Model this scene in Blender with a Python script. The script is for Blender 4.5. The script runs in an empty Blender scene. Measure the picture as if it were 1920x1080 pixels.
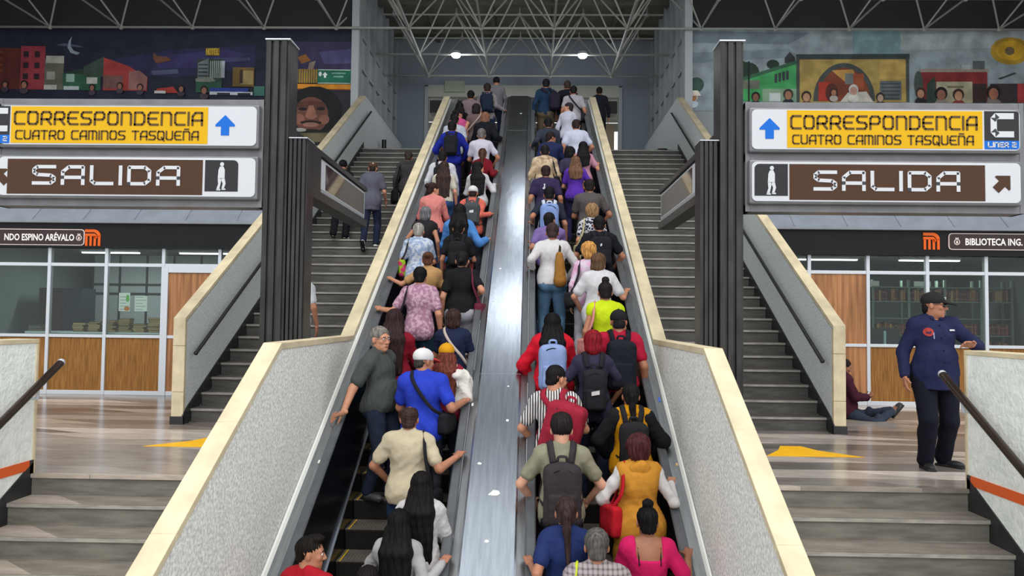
import bpy, bmesh, math, random
import numpy as np
from mathutils import Matrix, Vector

SC = bpy.context.scene
COL = SC.collection
CEIL_Y0 = 10.3; SIGN_E = 0.05; LAMP_W = 30; OFFICE_W = 20
# ---------------------------------------------------------------- camera
def vnorm(v):
    return v / np.linalg.norm(v)
CAM = np.array([0.305, 0.0, 1.43])
_th, _ps, _ro = math.radians(2.357), math.radians(1.338), math.radians(0.667)
_fw = np.array([-math.sin(_ps) * math.cos(_th), math.cos(_ps) * math.cos(_th), math.sin(_th)])
_r = vnorm(np.cross(_fw, [0, 0, 1])); _u = np.cross(_r, _fw)
_rr = _r * math.cos(_ro) + _u * math.sin(_ro); _uu = -_r * math.sin(_ro) + _u * math.cos(_ro)
cam_data = bpy.data.cameras.new('camera')
cam_data.sensor_width = 36.0
cam_data.lens = 36.0 * 1435.274 / 1920.0
cam_data.clip_start = 0.05; cam_data.clip_end = 300
cam = bpy.data.objects.new('camera', cam_data)
COL.objects.link(cam)
cam.matrix_world = Matrix(((_rr[0], _uu[0], -_fw[0], CAM[0]), (_rr[1], _uu[1], -_fw[1], CAM[1]),
                           (_rr[2], _uu[2], -_fw[2], CAM[2]), (0, 0, 0, 1)))
SC.camera = cam
# ---------------------------------------------------------------- daylight
world = bpy.data.worlds.new('world'); SC.world = world
world.use_nodes = True
bg = world.node_tree.nodes['Background']
bg.inputs[0].default_value = (0.93, 0.97, 1.0, 1); bg.inputs[1].default_value = 1.5
SC.view_settings.view_transform = 'Standard'
SC.view_settings.look = 'None'
SC.view_settings.exposure = 0.0
SC.view_settings.gamma = 1.0
SC.view_settings.use_curve_mapping = False
SC.cycles.max_bounces = 6; SC.cycles.diffuse_bounces = 4; SC.cycles.glossy_bounces = 3
SC.cycles.transparent_max_bounces = 8; SC.cycles.transmission_bounces = 4
SC.cycles.sample_clamp_indirect = 6.0
SC.cycles.use_denoising = True
def area_light(name, loc, size, sizey, power, rot, col=(1, 1, 1)):
    l = bpy.data.lights.new(name, 'AREA'); l.shape = 'RECTANGLE'; l.size = size; l.size_y = sizey
    l.energy = power; l.color = col
    o = bpy.data.objects.new(name, l); COL.objects.link(o); o.location = loc; o.rotation_euler = rot
    return o
def point_light(name, loc, power, rad=0.12, col=(1, 1, 1)):
    l = bpy.data.lights.new(name, 'POINT'); l.energy = power; l.shadow_soft_size = rad; l.color = col
    o = bpy.data.objects.new(name, l); COL.objects.link(o); o.location = loc
    return o
sun_l = bpy.data.lights.new('sun', 'SUN'); sun_l.energy = 1.5; sun_l.angle = math.radians(50); sun_l.color = (1, .97, .9)
sun = bpy.data.objects.new('sun', sun_l); COL.objects.link(sun)
sun.rotation_euler = (math.radians(40), 0, math.radians(6))

# ---------------------------------------------------------------- materials
T30 = math.tan(math.radians(30))
def lin(c):
    c = c / 255.0
    return c / 12.92 if c <= 0.04045 else ((c + 0.055) / 1.055) ** 2.4
def rgb(r, g, b):
    return (lin(r), lin(g), lin(b), 1.0)
MATS = {}
def newmat(name):
    m = bpy.data.materials.new(name); m.use_nodes = True
    nt = m.node_tree; b = nt.nodes['Principled BSDF']
    return m, nt, b
def mat(name, c, rough=0.6, metal=0.0, var=0.0, vscale=8.0, bump=0.0, bscale=60.0, spec=0.35, stretch=(1, 1, 1), c2=None, coat=0.0):
    """principled with noise-driven colour variation and bump"""
    if name in MATS: return MATS[name]
    m, nt, b = newmat(name)
    N, L = nt.nodes, nt.links
    b.inputs['Base Color'].default_value = c
    b.inputs['Roughness'].default_value = rough; b.inputs['Metallic'].default_value = metal
    b.inputs['Specular IOR Level'].default_value = spec
    if coat: b.inputs['Coat Weight'].default_value = coat; b.inputs['Coat Roughness'].default_value = 0.08
    tc = N.new('ShaderNodeTexCoord'); mp = N.new('ShaderNodeMapping')
    mp.inputs['Scale'].default_value = stretch
    L.new(tc.outputs['Object'], mp.inputs['Vector'])
    if var or c2:
        t = N.new('ShaderNodeTexNoise'); t.inputs['Scale'].default_value = vscale; t.inputs['Detail'].default_value = 5
        L.new(mp.outputs[0], t.inputs['Vector'])
        cr = N.new('ShaderNodeValToRGB')
        cr.color_ramp.elements[0].position = 0.35; cr.color_ramp.elements[1].position = 0.65
        a = tuple(max(0, x * (1 - var)) for x in c[:3]) + (1,)
        d = c2 if c2 else tuple(min(1, x * (1 + var)) for x in c[:3]) + (1,)
        cr.color_ramp.elements[0].color = a; cr.color_ramp.elements[1].color = d
        L.new(t.outputs['Fac'], cr.inputs[0]); L.new(cr.outputs[0], b.inputs['Base Color'])
    if bump:
        t2 = N.new('ShaderNodeTexNoise'); t2.inputs['Scale'].default_value = bscale; t2.inputs['Detail'].default_value = 4
        L.new(mp.outputs[0], t2.inputs['Vector'])
        bp = N.new('ShaderNodeBump'); bp.inputs['Strength'].default_value = bump; bp.inputs['Distance'].default_value = 0.01
        L.new(t2.outputs['Fac'], bp.inputs['Height']); L.new(bp.outputs[0], b.inputs['Normal'])
    MATS[name] = m
    return m
def emis(name, c, s):
    if name in MATS: return MATS[name]
    m, nt, b = newmat(name)
    b.inputs['Base Color'].default_value = c; b.inputs['Emission Color'].default_value = c
    b.inputs['Emission Strength'].default_value = s
    MATS[name] = m; return m
def glassmat(name, tint, refl=0.35):
    if name in MATS: return MATS[name]
    m, nt, b = newmat(name); N, L = nt.nodes, nt.links
    N.remove(b); out = N['Material Output']
    tr = N.new('ShaderNodeBsdfTransparent'); tr.inputs[0].default_value = tint
    gl = N.new('ShaderNodeBsdfGlossy'); gl.inputs['Roughness'].default_value = 0.03
    fr = N.new('ShaderNodeFresnel'); fr.inputs['IOR'].default_value = 1.0 + refl * 1.5
    mx = N.new('ShaderNodeMixShader')
    L.new(fr.outputs[0], mx.inputs[0]); L.new(tr.outputs[0], mx.inputs[1]); L.new(gl.outputs[0], mx.inputs[2])
    L.new(mx.outputs[0], out.inputs[0]); MATS[name] = m; return m
def marble(name, base, cols, sx, sy, skew, rough=0.18, grime=0.25):
    """polished stone slabs with slanted joints"""
    m, nt, b = newmat(name); N, L = nt.nodes, nt.links
    tc = N.new('ShaderNodeTexCoord'); sep = N.new('ShaderNodeSeparateXYZ'); L.new(tc.outputs['Object'], sep.inputs[0])
    mu = N.new('ShaderNodeMath'); mu.operation = 'MULTIPLY_ADD'; mu.inputs[1].default_value = skew
    L.new(sep.outputs['Y'], mu.inputs[0]); L.new(sep.outputs['X'], mu.inputs[2])
    cb = N.new('ShaderNodeCombineXYZ'); L.new(mu.outputs[0], cb.inputs[0]); L.new(sep.outputs['Y'], cb.inputs[1])
    br = N.new('ShaderNodeTexBrick'); br.offset = 0.37; br.inputs['Scale'].default_value = 1.0
    br.inputs['Brick Width'].default_value = sx; br.inputs['Row Height'].default_value = sy
    br.inputs['Mortar Size'].default_value = 0.003; br.inputs['Mortar'].default_value = tuple(x * .5 for x in base[:3]) + (1,)
    br.inputs['Color1'].default_value = (0, 0, 0, 1); br.inputs['Color2'].default_value = (1, 1, 1, 1)
    br.inputs['Bias'].default_value = 0.0
    L.new(cb.outputs[0], br.inputs['Vector'])
    cr = N.new('ShaderNodeValToRGB'); cr.color_ramp.interpolation = 'LINEAR'
    els = cr.color_ramp.elements
    els[0].color = cols[0]; els[1].color = cols[-1]
    for i, c in enumerate(cols[1:-1]):
        e = els.new((i + 1) / (len(cols) - 1)); e.color = c
    L.new(br.outputs['Color'], cr.inputs[0])
    ns = N.new('ShaderNodeTexNoise'); ns.inputs['Scale'].default_value = 2.2; ns.inputs['Detail'].default_value = 8; ns.inputs['Roughness'].default_value = .65
    mp = N.new('ShaderNodeMapping'); mp.inputs['Scale'].default_value = (1, 3.5, 3.5); L.new(tc.outputs['Object'], mp.inputs[0]); L.new(mp.outputs[0], ns.inputs['Vector'])
    mx = N.new('ShaderNodeMix'); mx.data_type = 'RGBA'; mx.blend_type = 'MULTIPLY'; mx.inputs[0].default_value = 1.0
    cr2 = N.new('ShaderNodeValToRGB'); cr2.color_ramp.elements[0].position = .3; cr2.color_ramp.elements[1].position = .7
    cr2.color_ramp.elements[0].color = (1 - grime * 1.4,) * 3 + (1,); cr2.color_ramp.elements[1].color = (1.12, 1.1, 1.08, 1)
    L.new(ns.outputs['Fac'], cr2.inputs[0]); L.new(cr.outputs[0], mx.inputs[6]); L.new(cr2.outputs[0], mx.inputs[7])
    mt = N.new('ShaderNodeMix'); mt.data_type = 'RGBA'; mt.blend_type = 'MULTIPLY'
    L.new(br.outputs['Fac'], mt.inputs[0]); L.new(mx.outputs[2], mt.inputs[6]); mt.inputs[7].default_value = (.45, .43, .4, 1)
    L.new(mt.outputs[2], b.inputs['Base Color'])
    b.inputs['Roughness'].default_value = rough
    MATS[name] = m; return m
def pattern_mat(name, kind, a, b_, scale=30.0, rough=0.85):
    """cloth patterns: stripe, plaid, print, dots"""
    if name in MATS: return MATS[name]
    m, nt, b = newmat(name); N, L = nt.nodes, nt.links
    tc = N.new('ShaderNodeTexCoord'); b.inputs['Roughness'].default_value = rough; b.inputs['Specular IOR Level'].default_value = .15
    if kind in ('stripe', 'plaid', 'hstripe'):
        def wave(d):
            w = N.new('ShaderNodeTexWave'); w.wave_type = 'BANDS'; w.bands_direction = d; w.inputs['Scale'].default_value = scale
            w.inputs['Distortion'].default_value = .6; w.inputs['Detail'].default_value = 0
            L.new(tc.outputs['Object'], w.inputs['Vector'])
            r = N.new('ShaderNodeValToRGB'); r.color_ramp.interpolation = 'CONSTANT' if kind != 'plaid' else 'LINEAR'
            r.color_ramp.elements[1].position = .62
            L.new(w.outputs['Fac'], r.inputs[0]); return r
        w1 = wave('Z' if kind == 'hstripe' else 'X')
        fac = w1.outputs[0]
        if kind == 'plaid':
            w2 = wave('Z'); mm = N.new('ShaderNodeMath'); mm.operation = 'MULTIPLY_ADD'; mm.inputs[1].default_value = .5
            ad = N.new('ShaderNodeMath'); ad.operation = 'ADD'; L.new(w1.outputs[0], ad.inputs[0]); L.new(w2.outputs[0], ad.inputs[1])
            ad2 = N.new('ShaderNodeMath'); ad2.operation = 'MULTIPLY'; ad2.inputs[1].default_value = .5; L.new(ad.outputs[0], ad2.inputs[0]); fac = ad2.outputs[0]
    else:
        if kind == 'dots':
            t = N.new('ShaderNodeTexVoronoi'); t.inputs['Scale'].default_value = scale; o = t.outputs['Distance']
        else:
            t = N.new('ShaderNodeTexNoise'); t.inputs['Scale'].default_value = scale; t.inputs['Detail'].default_value = 2; o = t.outputs['Fac']
        L.new(tc.outputs['Object'], t.inputs['Vector'])
        r = N.new('ShaderNodeValToRGB'); r.color_ramp.elements[0].position = .42; r.color_ramp.elements[1].position = .56
        L.new(o, r.inputs[0]); fac = r.outputs[0]
    mx = N.new('ShaderNodeMix'); mx.data_type = 'RGBA'; L.new(fac, mx.inputs[0]); mx.inputs[6].default_value = a; mx.inputs[7].default_value = b_
    L.new(mx.outputs[2], b.inputs['Base Color']); MATS[name] = m; return m

# ---------------------------------------------------------------- object helpers
def mesh_obj(name, verts, faces, m, parent=None, smooth=False, mats=None, mi=None):
    me = bpy.data.meshes.new(name); me.from_pydata([tuple(v) for v in verts], [], faces); me.update()
    for mm in (mats or [m]): me.materials.append(mm)
    if mi is not None: me.polygons.foreach_set('material_index', mi)
    if smooth: me.shade_smooth()
    o = bpy.data.objects.new(name, me); COL.objects.link(o)
    if parent: o.parent = parent
    return o
class MB:
    """collects shapes into one mesh"""
    def __init__(s): s.v = []; s.f = []; s.mi = []; s.cur = 0
    def add(s, vs, fs):
        n = len(s.v); s.v += [tuple(map(float, v)) for v in vs]; s.f += [tuple(i + n for i in f) for f in fs]; s.mi += [s.cur] * len(fs); return s
    def box(s, x0, x1, y0, y1, z0, z1):
        vs = [(x, y, z) for z in (z0, z1) for y in (y0, y1) for x in (x0, x1)]
        return s.add(vs, [(0, 2, 3, 1), (4, 5, 7, 6), (0, 1, 5, 4), (2, 6, 7, 3), (0, 4, 6, 2), (1, 3, 7, 5)])
    def prism_x(s, prof, x0, x1):
        """profile of (y,z) extruded along x"""
        n = len(prof); vs = [(x0, y, z) for y, z in prof] + [(x1, y, z) for y, z in prof]
        fs = [tuple(range(n)), tuple(range(2 * n - 1, n - 1, -1))]
        fs += [(i, i + n, (i + 1) % n + n, (i + 1) % n) for i in range(n)]
        return s.add(vs, fs)
    def prism_y(s, prof, y0, y1):
        n = len(prof); vs = [(x, y0, z) for x, z in prof] + [(x, y1, z) for x, z in prof]
        fs = [tuple(range(n)), tuple(range(2 * n - 1, n - 1, -1))]
        fs += [(i, i + n, (i + 1) % n + n, (i + 1) % n) for i in range(n)]
        return s.add(vs, fs)
    def prism_z(s, prof, z0, z1):
        n = len(prof); vs = [(x, y, z0) for x, y in prof] + [(x, y, z1) for x, y in prof]
        fs = [tuple(range(n - 1, -1, -1)), tuple(range(n, 2 * n))]
        fs += [(i, (i + 1) % n, (i + 1) % n + n, i + n) for i in range(n)]
        return s.add(vs, fs)
    def tube(s, a, b, r, n=8, r2=None):
        a = np.array(a, float); b = np.array(b, float); d = vnorm(b - a)
        u = vnorm(np.cross(d, [0, 0, 1] if abs(d[2]) < .9 else [1, 0, 0])); w = np.cross(d, u)
        r2 = r if r2 is None else r2
        vs = [a + r * (u * math.cos(2 * math.pi * i / n) + w * math.sin(2 * math.pi * i / n)) for i in range(n)]
        vs += [b + r2 * (u * math.cos(2 * math.pi * i / n) + w * math.sin(2 * math.pi * i / n)) for i in range(n)]
        fs = [(i, (i + 1) % n, (i + 1) % n + n, i + n) for i in range(n)] + [tuple(range(n - 1, -1, -1)), tuple(range(n, 2 * n))]
        return s.add(vs, fs)
    def path(s, pts, r, n=8):
        for a, b in zip(pts[:-1], pts[1:]): s.tube(a, b, r, n)
        for p in pts[1:-1]: s.ball(p, r, 8, 6)
        return s
    def ball(s, c, r, nu=12, nv=8):
        rx, ry, rz = (r, r, r) if np.isscalar(r) else r
        vs = [(c[0], c[1], c[2] - rz)]
        for j in range(1, nv):
            t = -math.pi / 2 + math.pi * j / nv
            vs += [(c[0] + rx * math.cos(t) * math.cos(2 * math.pi * i / nu), c[1] + ry * math.cos(t) * math.sin(2 * math.pi * i / nu), c[2] + rz * math.sin(t)) for i in range(nu)]
        vs.append((c[0], c[1], c[2] + rz)); fs = []
        for i in range(nu): fs.append((0, 1 + (i + 1) % nu, 1 + i))
        for j in range(nv - 2):
            for i in range(nu):
                a = 1 + j * nu + i; b = 1 + j * nu + (i + 1) % nu
                fs.append((a, b, b + nu, a + nu))
        top = len(vs) - 1; k = 1 + (nv - 2) * nu
        for i in range(nu): fs.append((k + i, k + (i + 1) % nu, top))
        return s.add(vs, fs)
    def poly(s, pts):
        return s.add(pts, [tuple(range(len(pts)))])
    def build(s, name, m, parent=None, smooth=False, bevel=0.0, off=None):
        mats = m if isinstance(m, (list, tuple)) else [m]
        vs = s.v
        if off is not None: vs = [(a - off[0], b - off[1], c - off[2]) for a, b, c in vs]
        o = mesh_obj(name, vs, s.f, None, parent, smooth, mats, s.mi)
        bm = bmesh.new(); bm.from_mesh(o.data); bmesh.ops.recalc_face_normals(bm, faces=bm.faces); bm.to_mesh(o.data); bm.free()
        if bevel:
            md = o.modifiers.new('bevel', 'BEVEL'); md.width = bevel; md.segments = 2; md.limit_method = 'ANGLE'
        return o
def tag(o, label=None, cat=None, group=None, kind=None):
    if label: o['label'] = label
    if cat: o['category'] = cat
    if group: o['group'] = group
    if kind: o['kind'] = kind
    return o
def empty(name, loc, rz=0.0, label=None, cat=None, group=None):
    o = bpy.data.objects.new(name, None); COL.objects.link(o); o.location = loc; o.rotation_euler = (0, 0, rz)
    o.empty_display_size = .1
    return tag(o, label, cat, group)
def struct(o, label=None, cat=None):
    return tag(o, label, cat, kind='structure')
def copy_tree(o, parent=None):
    c = o.copy(); COL.objects.link(c)
    if parent: c.parent = parent
    for ch in list(o.children): copy_tree(ch, c)
    return c
def woff(o):
    v = Vector((0, 0, 0))
    while o is not None:
        v = v + Vector(o.location); o = o.parent
    return v
def B(mb, name, m, parent=None, **k):
    """build in world coordinates under an unrotated parent"""
    return mb.build(name, m, parent, off=woff(parent) if parent else None, **k)
def prism_inc(mb, prof, y0, y1, s=T30):
    n = len(prof); vs = [(x, y0, z + s * y0) for x, z in prof] + [(x, y1, z + s * y1) for x, z in prof]
    fs = [tuple(range(n)), tuple(range(2 * n - 1, n - 1, -1))] + [(i, i + n, (i + 1) % n + n, (i + 1) % n) for i in range(n)]
    return mb.add(vs, fs)
SIDE = {-1: 'left', 1: 'right'}
# ---------------------------------------------------------------- surface materials
M_travert = mat('travertine', rgb(210, 195, 163), .55, var=.14, vscale=5, bump=.15, bscale=40, stretch=(1, .5, 1))
M_speck = mat('speckled_plaster', rgb(196, 197, 192), .8, c2=rgb(246, 245, 238), vscale=42, bump=.5, bscale=60)
M_speckdark = mat('speckled_plaster_fine', rgb(188, 194, 195), .75, c2=rgb(224, 228, 228), vscale=50, bump=.2, bscale=70)
M_stucco = mat('swirled_stucco', rgb(228, 232, 226), .8, c2=rgb(246, 248, 243), vscale=14, bump=1.0, bscale=26)
M_skirt = mat('black_stone_skirting', rgb(44, 44, 46), .35, var=.2, vscale=10)
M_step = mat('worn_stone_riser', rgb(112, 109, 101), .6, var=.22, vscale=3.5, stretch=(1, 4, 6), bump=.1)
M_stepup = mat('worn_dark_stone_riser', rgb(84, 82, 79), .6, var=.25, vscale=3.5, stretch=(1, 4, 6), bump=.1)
M_nose = mat('worn_nosing', rgb(150, 146, 138), .4, var=.2, vscale=6, stretch=(1, 4, 4))
cols = [rgb(62, 58, 55), rgb(178, 164, 154), rgb(92, 87, 82), rgb(226, 212, 202), rgb(76, 72, 69), rgb(204, 184, 170)]
M_floor = marble('polished_slab_floor', rgb(150, 140, 130), cols, 1.7, .40, 2.4, .2)
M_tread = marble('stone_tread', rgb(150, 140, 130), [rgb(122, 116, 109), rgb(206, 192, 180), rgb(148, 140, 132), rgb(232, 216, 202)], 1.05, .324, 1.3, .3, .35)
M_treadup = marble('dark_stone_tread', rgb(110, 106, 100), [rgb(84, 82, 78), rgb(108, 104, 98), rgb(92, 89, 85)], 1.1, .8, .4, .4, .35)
M_steel = mat('brushed_steel', rgb(166, 172, 180), .23, 1.0, var=.10, vscale=5, bump=.04, bscale=70, stretch=(8, .5, .5))
M_steeldeck = mat('dull_steel', rgb(150, 152, 154), .38, 1.0, var=.12, vscale=6, stretch=(6, .6, .6))
M_alu = mat('pale_aluminium', rgb(196, 200, 206), .4, .35)
M_rubber = mat('grey_rubber', rgb(82, 84, 88), .42, var=.1, vscale=6)
M_black = mat('black_lacquer', rgb(16, 16, 19), .22)
M_escstep = mat('grooved_step', rgb(104, 98, 90), .5, .2, var=.2, vscale=5)
M_riser = mat('grooved_riser', rgb(44, 43, 42), .5, .3, bump=.6, bscale=40, stretch=(8, .1, .1))
M_yellow = mat('yellow_paint', rgb(214, 170, 20), .5, var=.1, vscale=10)
M_white = mat('white_strip', rgb(226, 226, 220), .4)
M_pillar = mat('dark_painted_steel', rgb(46, 44, 43), .36, .1, var=.35, vscale=4, stretch=(3, 3, .7), bump=.05)
M_frame = mat('sign_frame_grey', rgb(112, 112, 114), .4, .4, var=.12, vscale=4)
M_framedark = mat('sign_frame_dark', rgb(44, 43, 44), .35, .2)
M_orange = mat('orange_stripe', rgb(226, 98, 44), .45)
M_rail = mat('bronze_rail', rgb(72, 58, 50), .3, .5, var=.15, vscale=6)
M_raildark = mat('dark_stair_rail', rgb(46, 45, 48), .35, .4)
M_wood = mat('wood_veneer', rgb(128, 86, 38), .5, spec=.2, var=.2, vscale=5, stretch=(9, 9, .5), c2=rgb(150, 104, 52))
M_wooddoor = mat('wood_door', rgb(136, 88, 50), .45, c2=rgb(176, 122, 78), var=.15, vscale=2.2, stretch=(7, 7, .35))
M_fascia = mat('black_fascia', rgb(14, 14, 17), .4, spec=.2, var=.2, vscale=3)
M_awning = mat('grey_blue_sheet_roof', rgb(126, 132, 142), .5, var=.08, vscale=4)
M_tube = mat('white_painted_tube', rgb(160, 160, 154), .5)
M_ceiling = mat('concrete_ceiling', rgb(104, 101, 92), .85, var=.15, vscale=1.2)
M_panel = mat('grey_wall_panel', rgb(156, 160, 162), .6, var=.08, vscale=2)
M_bluewall = mat('blue_grey_wall', rgb(136, 146, 154), .6, var=.05, vscale=1)
M_glass = glassmat('window_glass', (.84, .90, .88, 1), .22)
M_room = mat('office_wall', rgb(120, 134, 130), .7, var=.06, vscale=2)

# ---------------------------------------------------------------- ground and floors
b = MB(); b.box(-16, 16, -6, 20.5, -3.35, -3.2); struct(B(b, 'floor', mat('lower_hall_floor', rgb(150, 142, 132), .4, var=.1, vscale=2)))
for s in (-1, 1):
    b = MB(); x0, x1 = sorted((s * 1.853, s * 15)); b.box(x0, x1, 6.87, 20.5, -.18, 0.0)
    struct(B(b, 'floor', M_floor), 'polished slab landing floor on the %s side' % SIDE[s])
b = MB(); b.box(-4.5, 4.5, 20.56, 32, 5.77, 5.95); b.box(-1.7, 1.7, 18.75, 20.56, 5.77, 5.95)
struct(B(b, 'floor', M_treadup), 'upper floor at the head of the stairs')

# ---------------------------------------------------------------- stairs of stone
RS, TS = 0.187, 0.324
def step_mesh(name, w, mt, mr):
    b = MB()
    b.cur = 1; b.box(0, w, 0.018, TS + .03, -RS - .25, -.035)       # riser block
    b.cur = 0; b.box(0, w, 0.0, TS + .018, -.035, 0.0)               # tread slab
    b.cur = 2; b.box(0, w, -.003, 0.0, -.033, -.002)                 # worn front edge
    return b.build(name, [mt, mr, M_nose])
def staircase(s, y0, z0, n, direction, label, mt, mr, xa, xb):
    x0, x1 = sorted((s * xa, s * xb))
    root = empty('staircase', (x0, y0, z0), 0, label, 'stairs')
    proto = None
    for i in range(n):
        if proto is None: o = proto = step_mesh('step', x1 - x0, mt, mr)
        else: o = proto.copy(); COL.objects.link(o)
        o.parent = root; o.location = (0, direction * i * TS, direction * (i + (1 if direction > 0 else 0)) * RS - (0 if direction > 0 else RS))
        if direction < 0: o.location = (0, -(i + 1) * TS, -(i + 1) * RS)
    return root
for s in (-1, 1):
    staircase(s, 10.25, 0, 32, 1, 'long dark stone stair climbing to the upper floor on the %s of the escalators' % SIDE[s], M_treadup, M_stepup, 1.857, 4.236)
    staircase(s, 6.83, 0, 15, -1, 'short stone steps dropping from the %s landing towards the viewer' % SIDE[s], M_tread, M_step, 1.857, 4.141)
    # nosing of the landing itself
    b = MB(); x0, x1 = sorted((s * 1.853, s * 4.149)); b.box(x0, x1, 6.812, 6.869, -.035, .0005)
    struct(B(b, 'trim_1' if s < 0 else 'trim_2', M_tread))
    # riser under the landing
    b = MB(); b.box(x0, x1, 6.834, 6.868, -.45, -.036); struct(B(b, 'trim_3' if s < 0 else 'trim_4', M_step))

# ---------------------------------------------------------------- walls beside the escalators
def coping_blocks(b, prof_pts, x0, x1, th, blk=1.15, gap=.004):
    for (ya, za), (yb, zb) in zip(prof_pts[:-1], prof_pts[1:]):
        L = math.hypot(yb - ya, zb - za); n = max(1, round(L / blk))
        for i in range(n):
            t0 = i / n + (gap / 2 / L if i else 0); t1 = (i + 1) / n - (gap / 2 / L if i < n - 1 else 0)
            p = [(ya + (yb - ya) * t, za + (zb - za) * t) for t in (t0, t1)]
            b.prism_x([(p[0][0], p[0][1] - th), (p[1][0], p[1][1] - th), p[1], p[0]], x0, x1)
for s in (-1, 1):
    xi, xo = 1.709, 1.852
    top = [(2.6, -2.355 + T30 * 2.6), (6.19, 1.219), (8.73, 1.228), (18.53, -3.813 + T30 * 18.53)]
    root = empty('parapet_wall', (s * 1.78, 6.19, -3.2), 0, 'grey speckled parapet wall with cream stone coping along the %s edge of the escalators' % SIDE[s], 'wall')
    b = MB(); th = .055
    prof = [(2.6, -3.2)] + [(y, z - th) for y, z in top] + [(18.53, -3.2)]
    x0, x1 = sorted((s * (xi + .004), s * (xo - .004))); b.prism_x(prof, x0, x1)
    B(b, 'wall_panel', M_speck, root)
    b = MB(); x0, x1 = sorted((s * (xi - .004), s * (xo + .004))); coping_blocks(b, top, x0, x1, th)
    tag(B(b, 'coping', M_travert, root, bevel=.004), 'cream stone coping')
    # steel deck and white strip between wall and hand belt
    b = MB(); x0, x1 = s * 1.585, s * 1.706
    prism_inc(b, [(s * 1.585, -3.96), (s * 1.706, -3.96), (s * 1.706, -3.925), (s * 1.585, -3.935)], 2.6, 18.7)
    tag(B(b, 'outer_deck', M_steeldeck, root), 'dull steel deck strip')
    b = MB(); prism_inc(b, [(s * 1.672, -3.93), (s * 1.706, -3.93), (s * 1.706, -3.895), (s * 1.69, -3.9)], 2.6, 18.6)
    tag(B(b, 'edge_strip', M_white, root), 'narrow white edge strip')

# ---------------------------------------------------------------- escalators
def belt(b, x, za, y0, y1):
    w, h = .041, .03
    prof = [(x - w, za - h), (x - w, za - .012), (x - w * .75, za), (x + w * .75, za), (x + w, za - .012), (x + w, za - h), (x + w * .6, za - h - .012), (x - w * .6, za - h - .012)]
    prism_inc(b, prof, y0, y1)
    # level run and turned end at the head
    z1 = za + T30 * y1
    b.prism_y([(px, pz - za + z1) for px, pz in prof], y1, y1 + 1.0)
    b.tube((x - w, y1 + 1.0, z1 - .13), (x + w, y1 + 1.0, z1 - .13), .13, 16)
for s in (-1, 1):
    xc = s * .937
    root = empty('escalator', (xc, 3.0, -3.1), 0, '%s escalator full of riders with black sides and grey hand belts' % ('left hand' if s < 0 else 'right hand'), 'escalator')
    proto = None
    for k in range(-11, 35):
        y = 7.023 + .341 * k; z = -4.84 + T30 * y
        if z > 5.93: break
        if proto is None:
            b = MB(); b.cur = 0; b.box(-.497, .497, 0, .36, -.02, 0)
            b.cur = 1; b.prism_x([(.0, -.005), (.03, -.2), (.06, -.215), (.3, -.215), (.3, -.02), (.0, -.02)], -.497, .497)
            b.cur = 2; b.box(-.468, -.455, .0, .34, 0, .0045); b.box(.455, .468, .0, .34, 0, .0045)
            b.cur = 0
            for g in range(30): b.box(-.46 + g * .0315, -.446 + g * .0315, 0.002, .34, 0, .004)
            o = proto = b.build('step', [M_escstep, M_riser, M_yellow])
        else: o = proto.copy(); COL.objects.link(o)
        o.parent = root; o.location = (0, y - 3.0, z + 3.1)
    for t in (-1, 1):
        b = MB(); prism_inc(b, [(xc + t * .502, -5.15), (xc + t * .512, -5.15), (xc + t * .512, -4.66), (xc + t * .502, -4.66)], 2.6, 18.7)
        B(b, 'skirt_panel', M_black, root)
        b = MB(); prism_inc(b, [(xc + t * .497, -4.66), (xc + t * .525, -4.66), (xc + t * .525, -4.645), (xc + t * .497, -4.645)], 2.6, 18.7)
        tag(B(b, 'skirt_trim', M_steel, root), 'bright steel skirt trim')
        b = MB(); prism_inc(b, [(xc + t * .52, -4.645), (xc + t * .62, -4.645), (xc + t * .62, -3.94), (xc + t * .585, -3.94)], 2.6, 18.7)
        B(b, 'side_panel', M_black, root)
        b = MB(); belt(b, xc + t * .604, -3.89, 2.6, 18.6)
        tag(B(b, 'hand_belt', M_rubber, root), 'grey rubber hand belt')
# centre deck
root = empty('escalator_divider', (0, 3, -2.3), 0, 'long shiny brushed steel deck between the two escalators', 'divider')
b = MB(); prism_inc(b, [(-.29, -4.1), (.29, -4.1), (.29, -3.93), (.225, -3.915), (-.225, -3.915), (-.29, -3.93)], 2.6, 18.9)
tag(B(b, 'side_channel', M_steeldeck, root), 'dull steel channel')
b = MB()
for y0, y1 in ((2.6, 5.6), (5.604, 8.2), (8.204, 10.9), (10.904, 13.6), (13.604, 16.2), (16.204, 18.85)):
    prism_inc(b, [(-.222, -3.914), (.222, -3.914), (.222, -3.893), (.205, -3.886), (-.205, -3.886), (-.222, -3.893)], y0, y1)
B(b, 'top_plate', M_steel, root)
b = MB(); b.box(-.29, .29, 18.9, 20.2, 6.7, 6.98); tag(B(b, 'end_cap', mat('cream_metal', rgb(176, 168, 146), .5), root), 'cream metal end of the deck')
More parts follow.
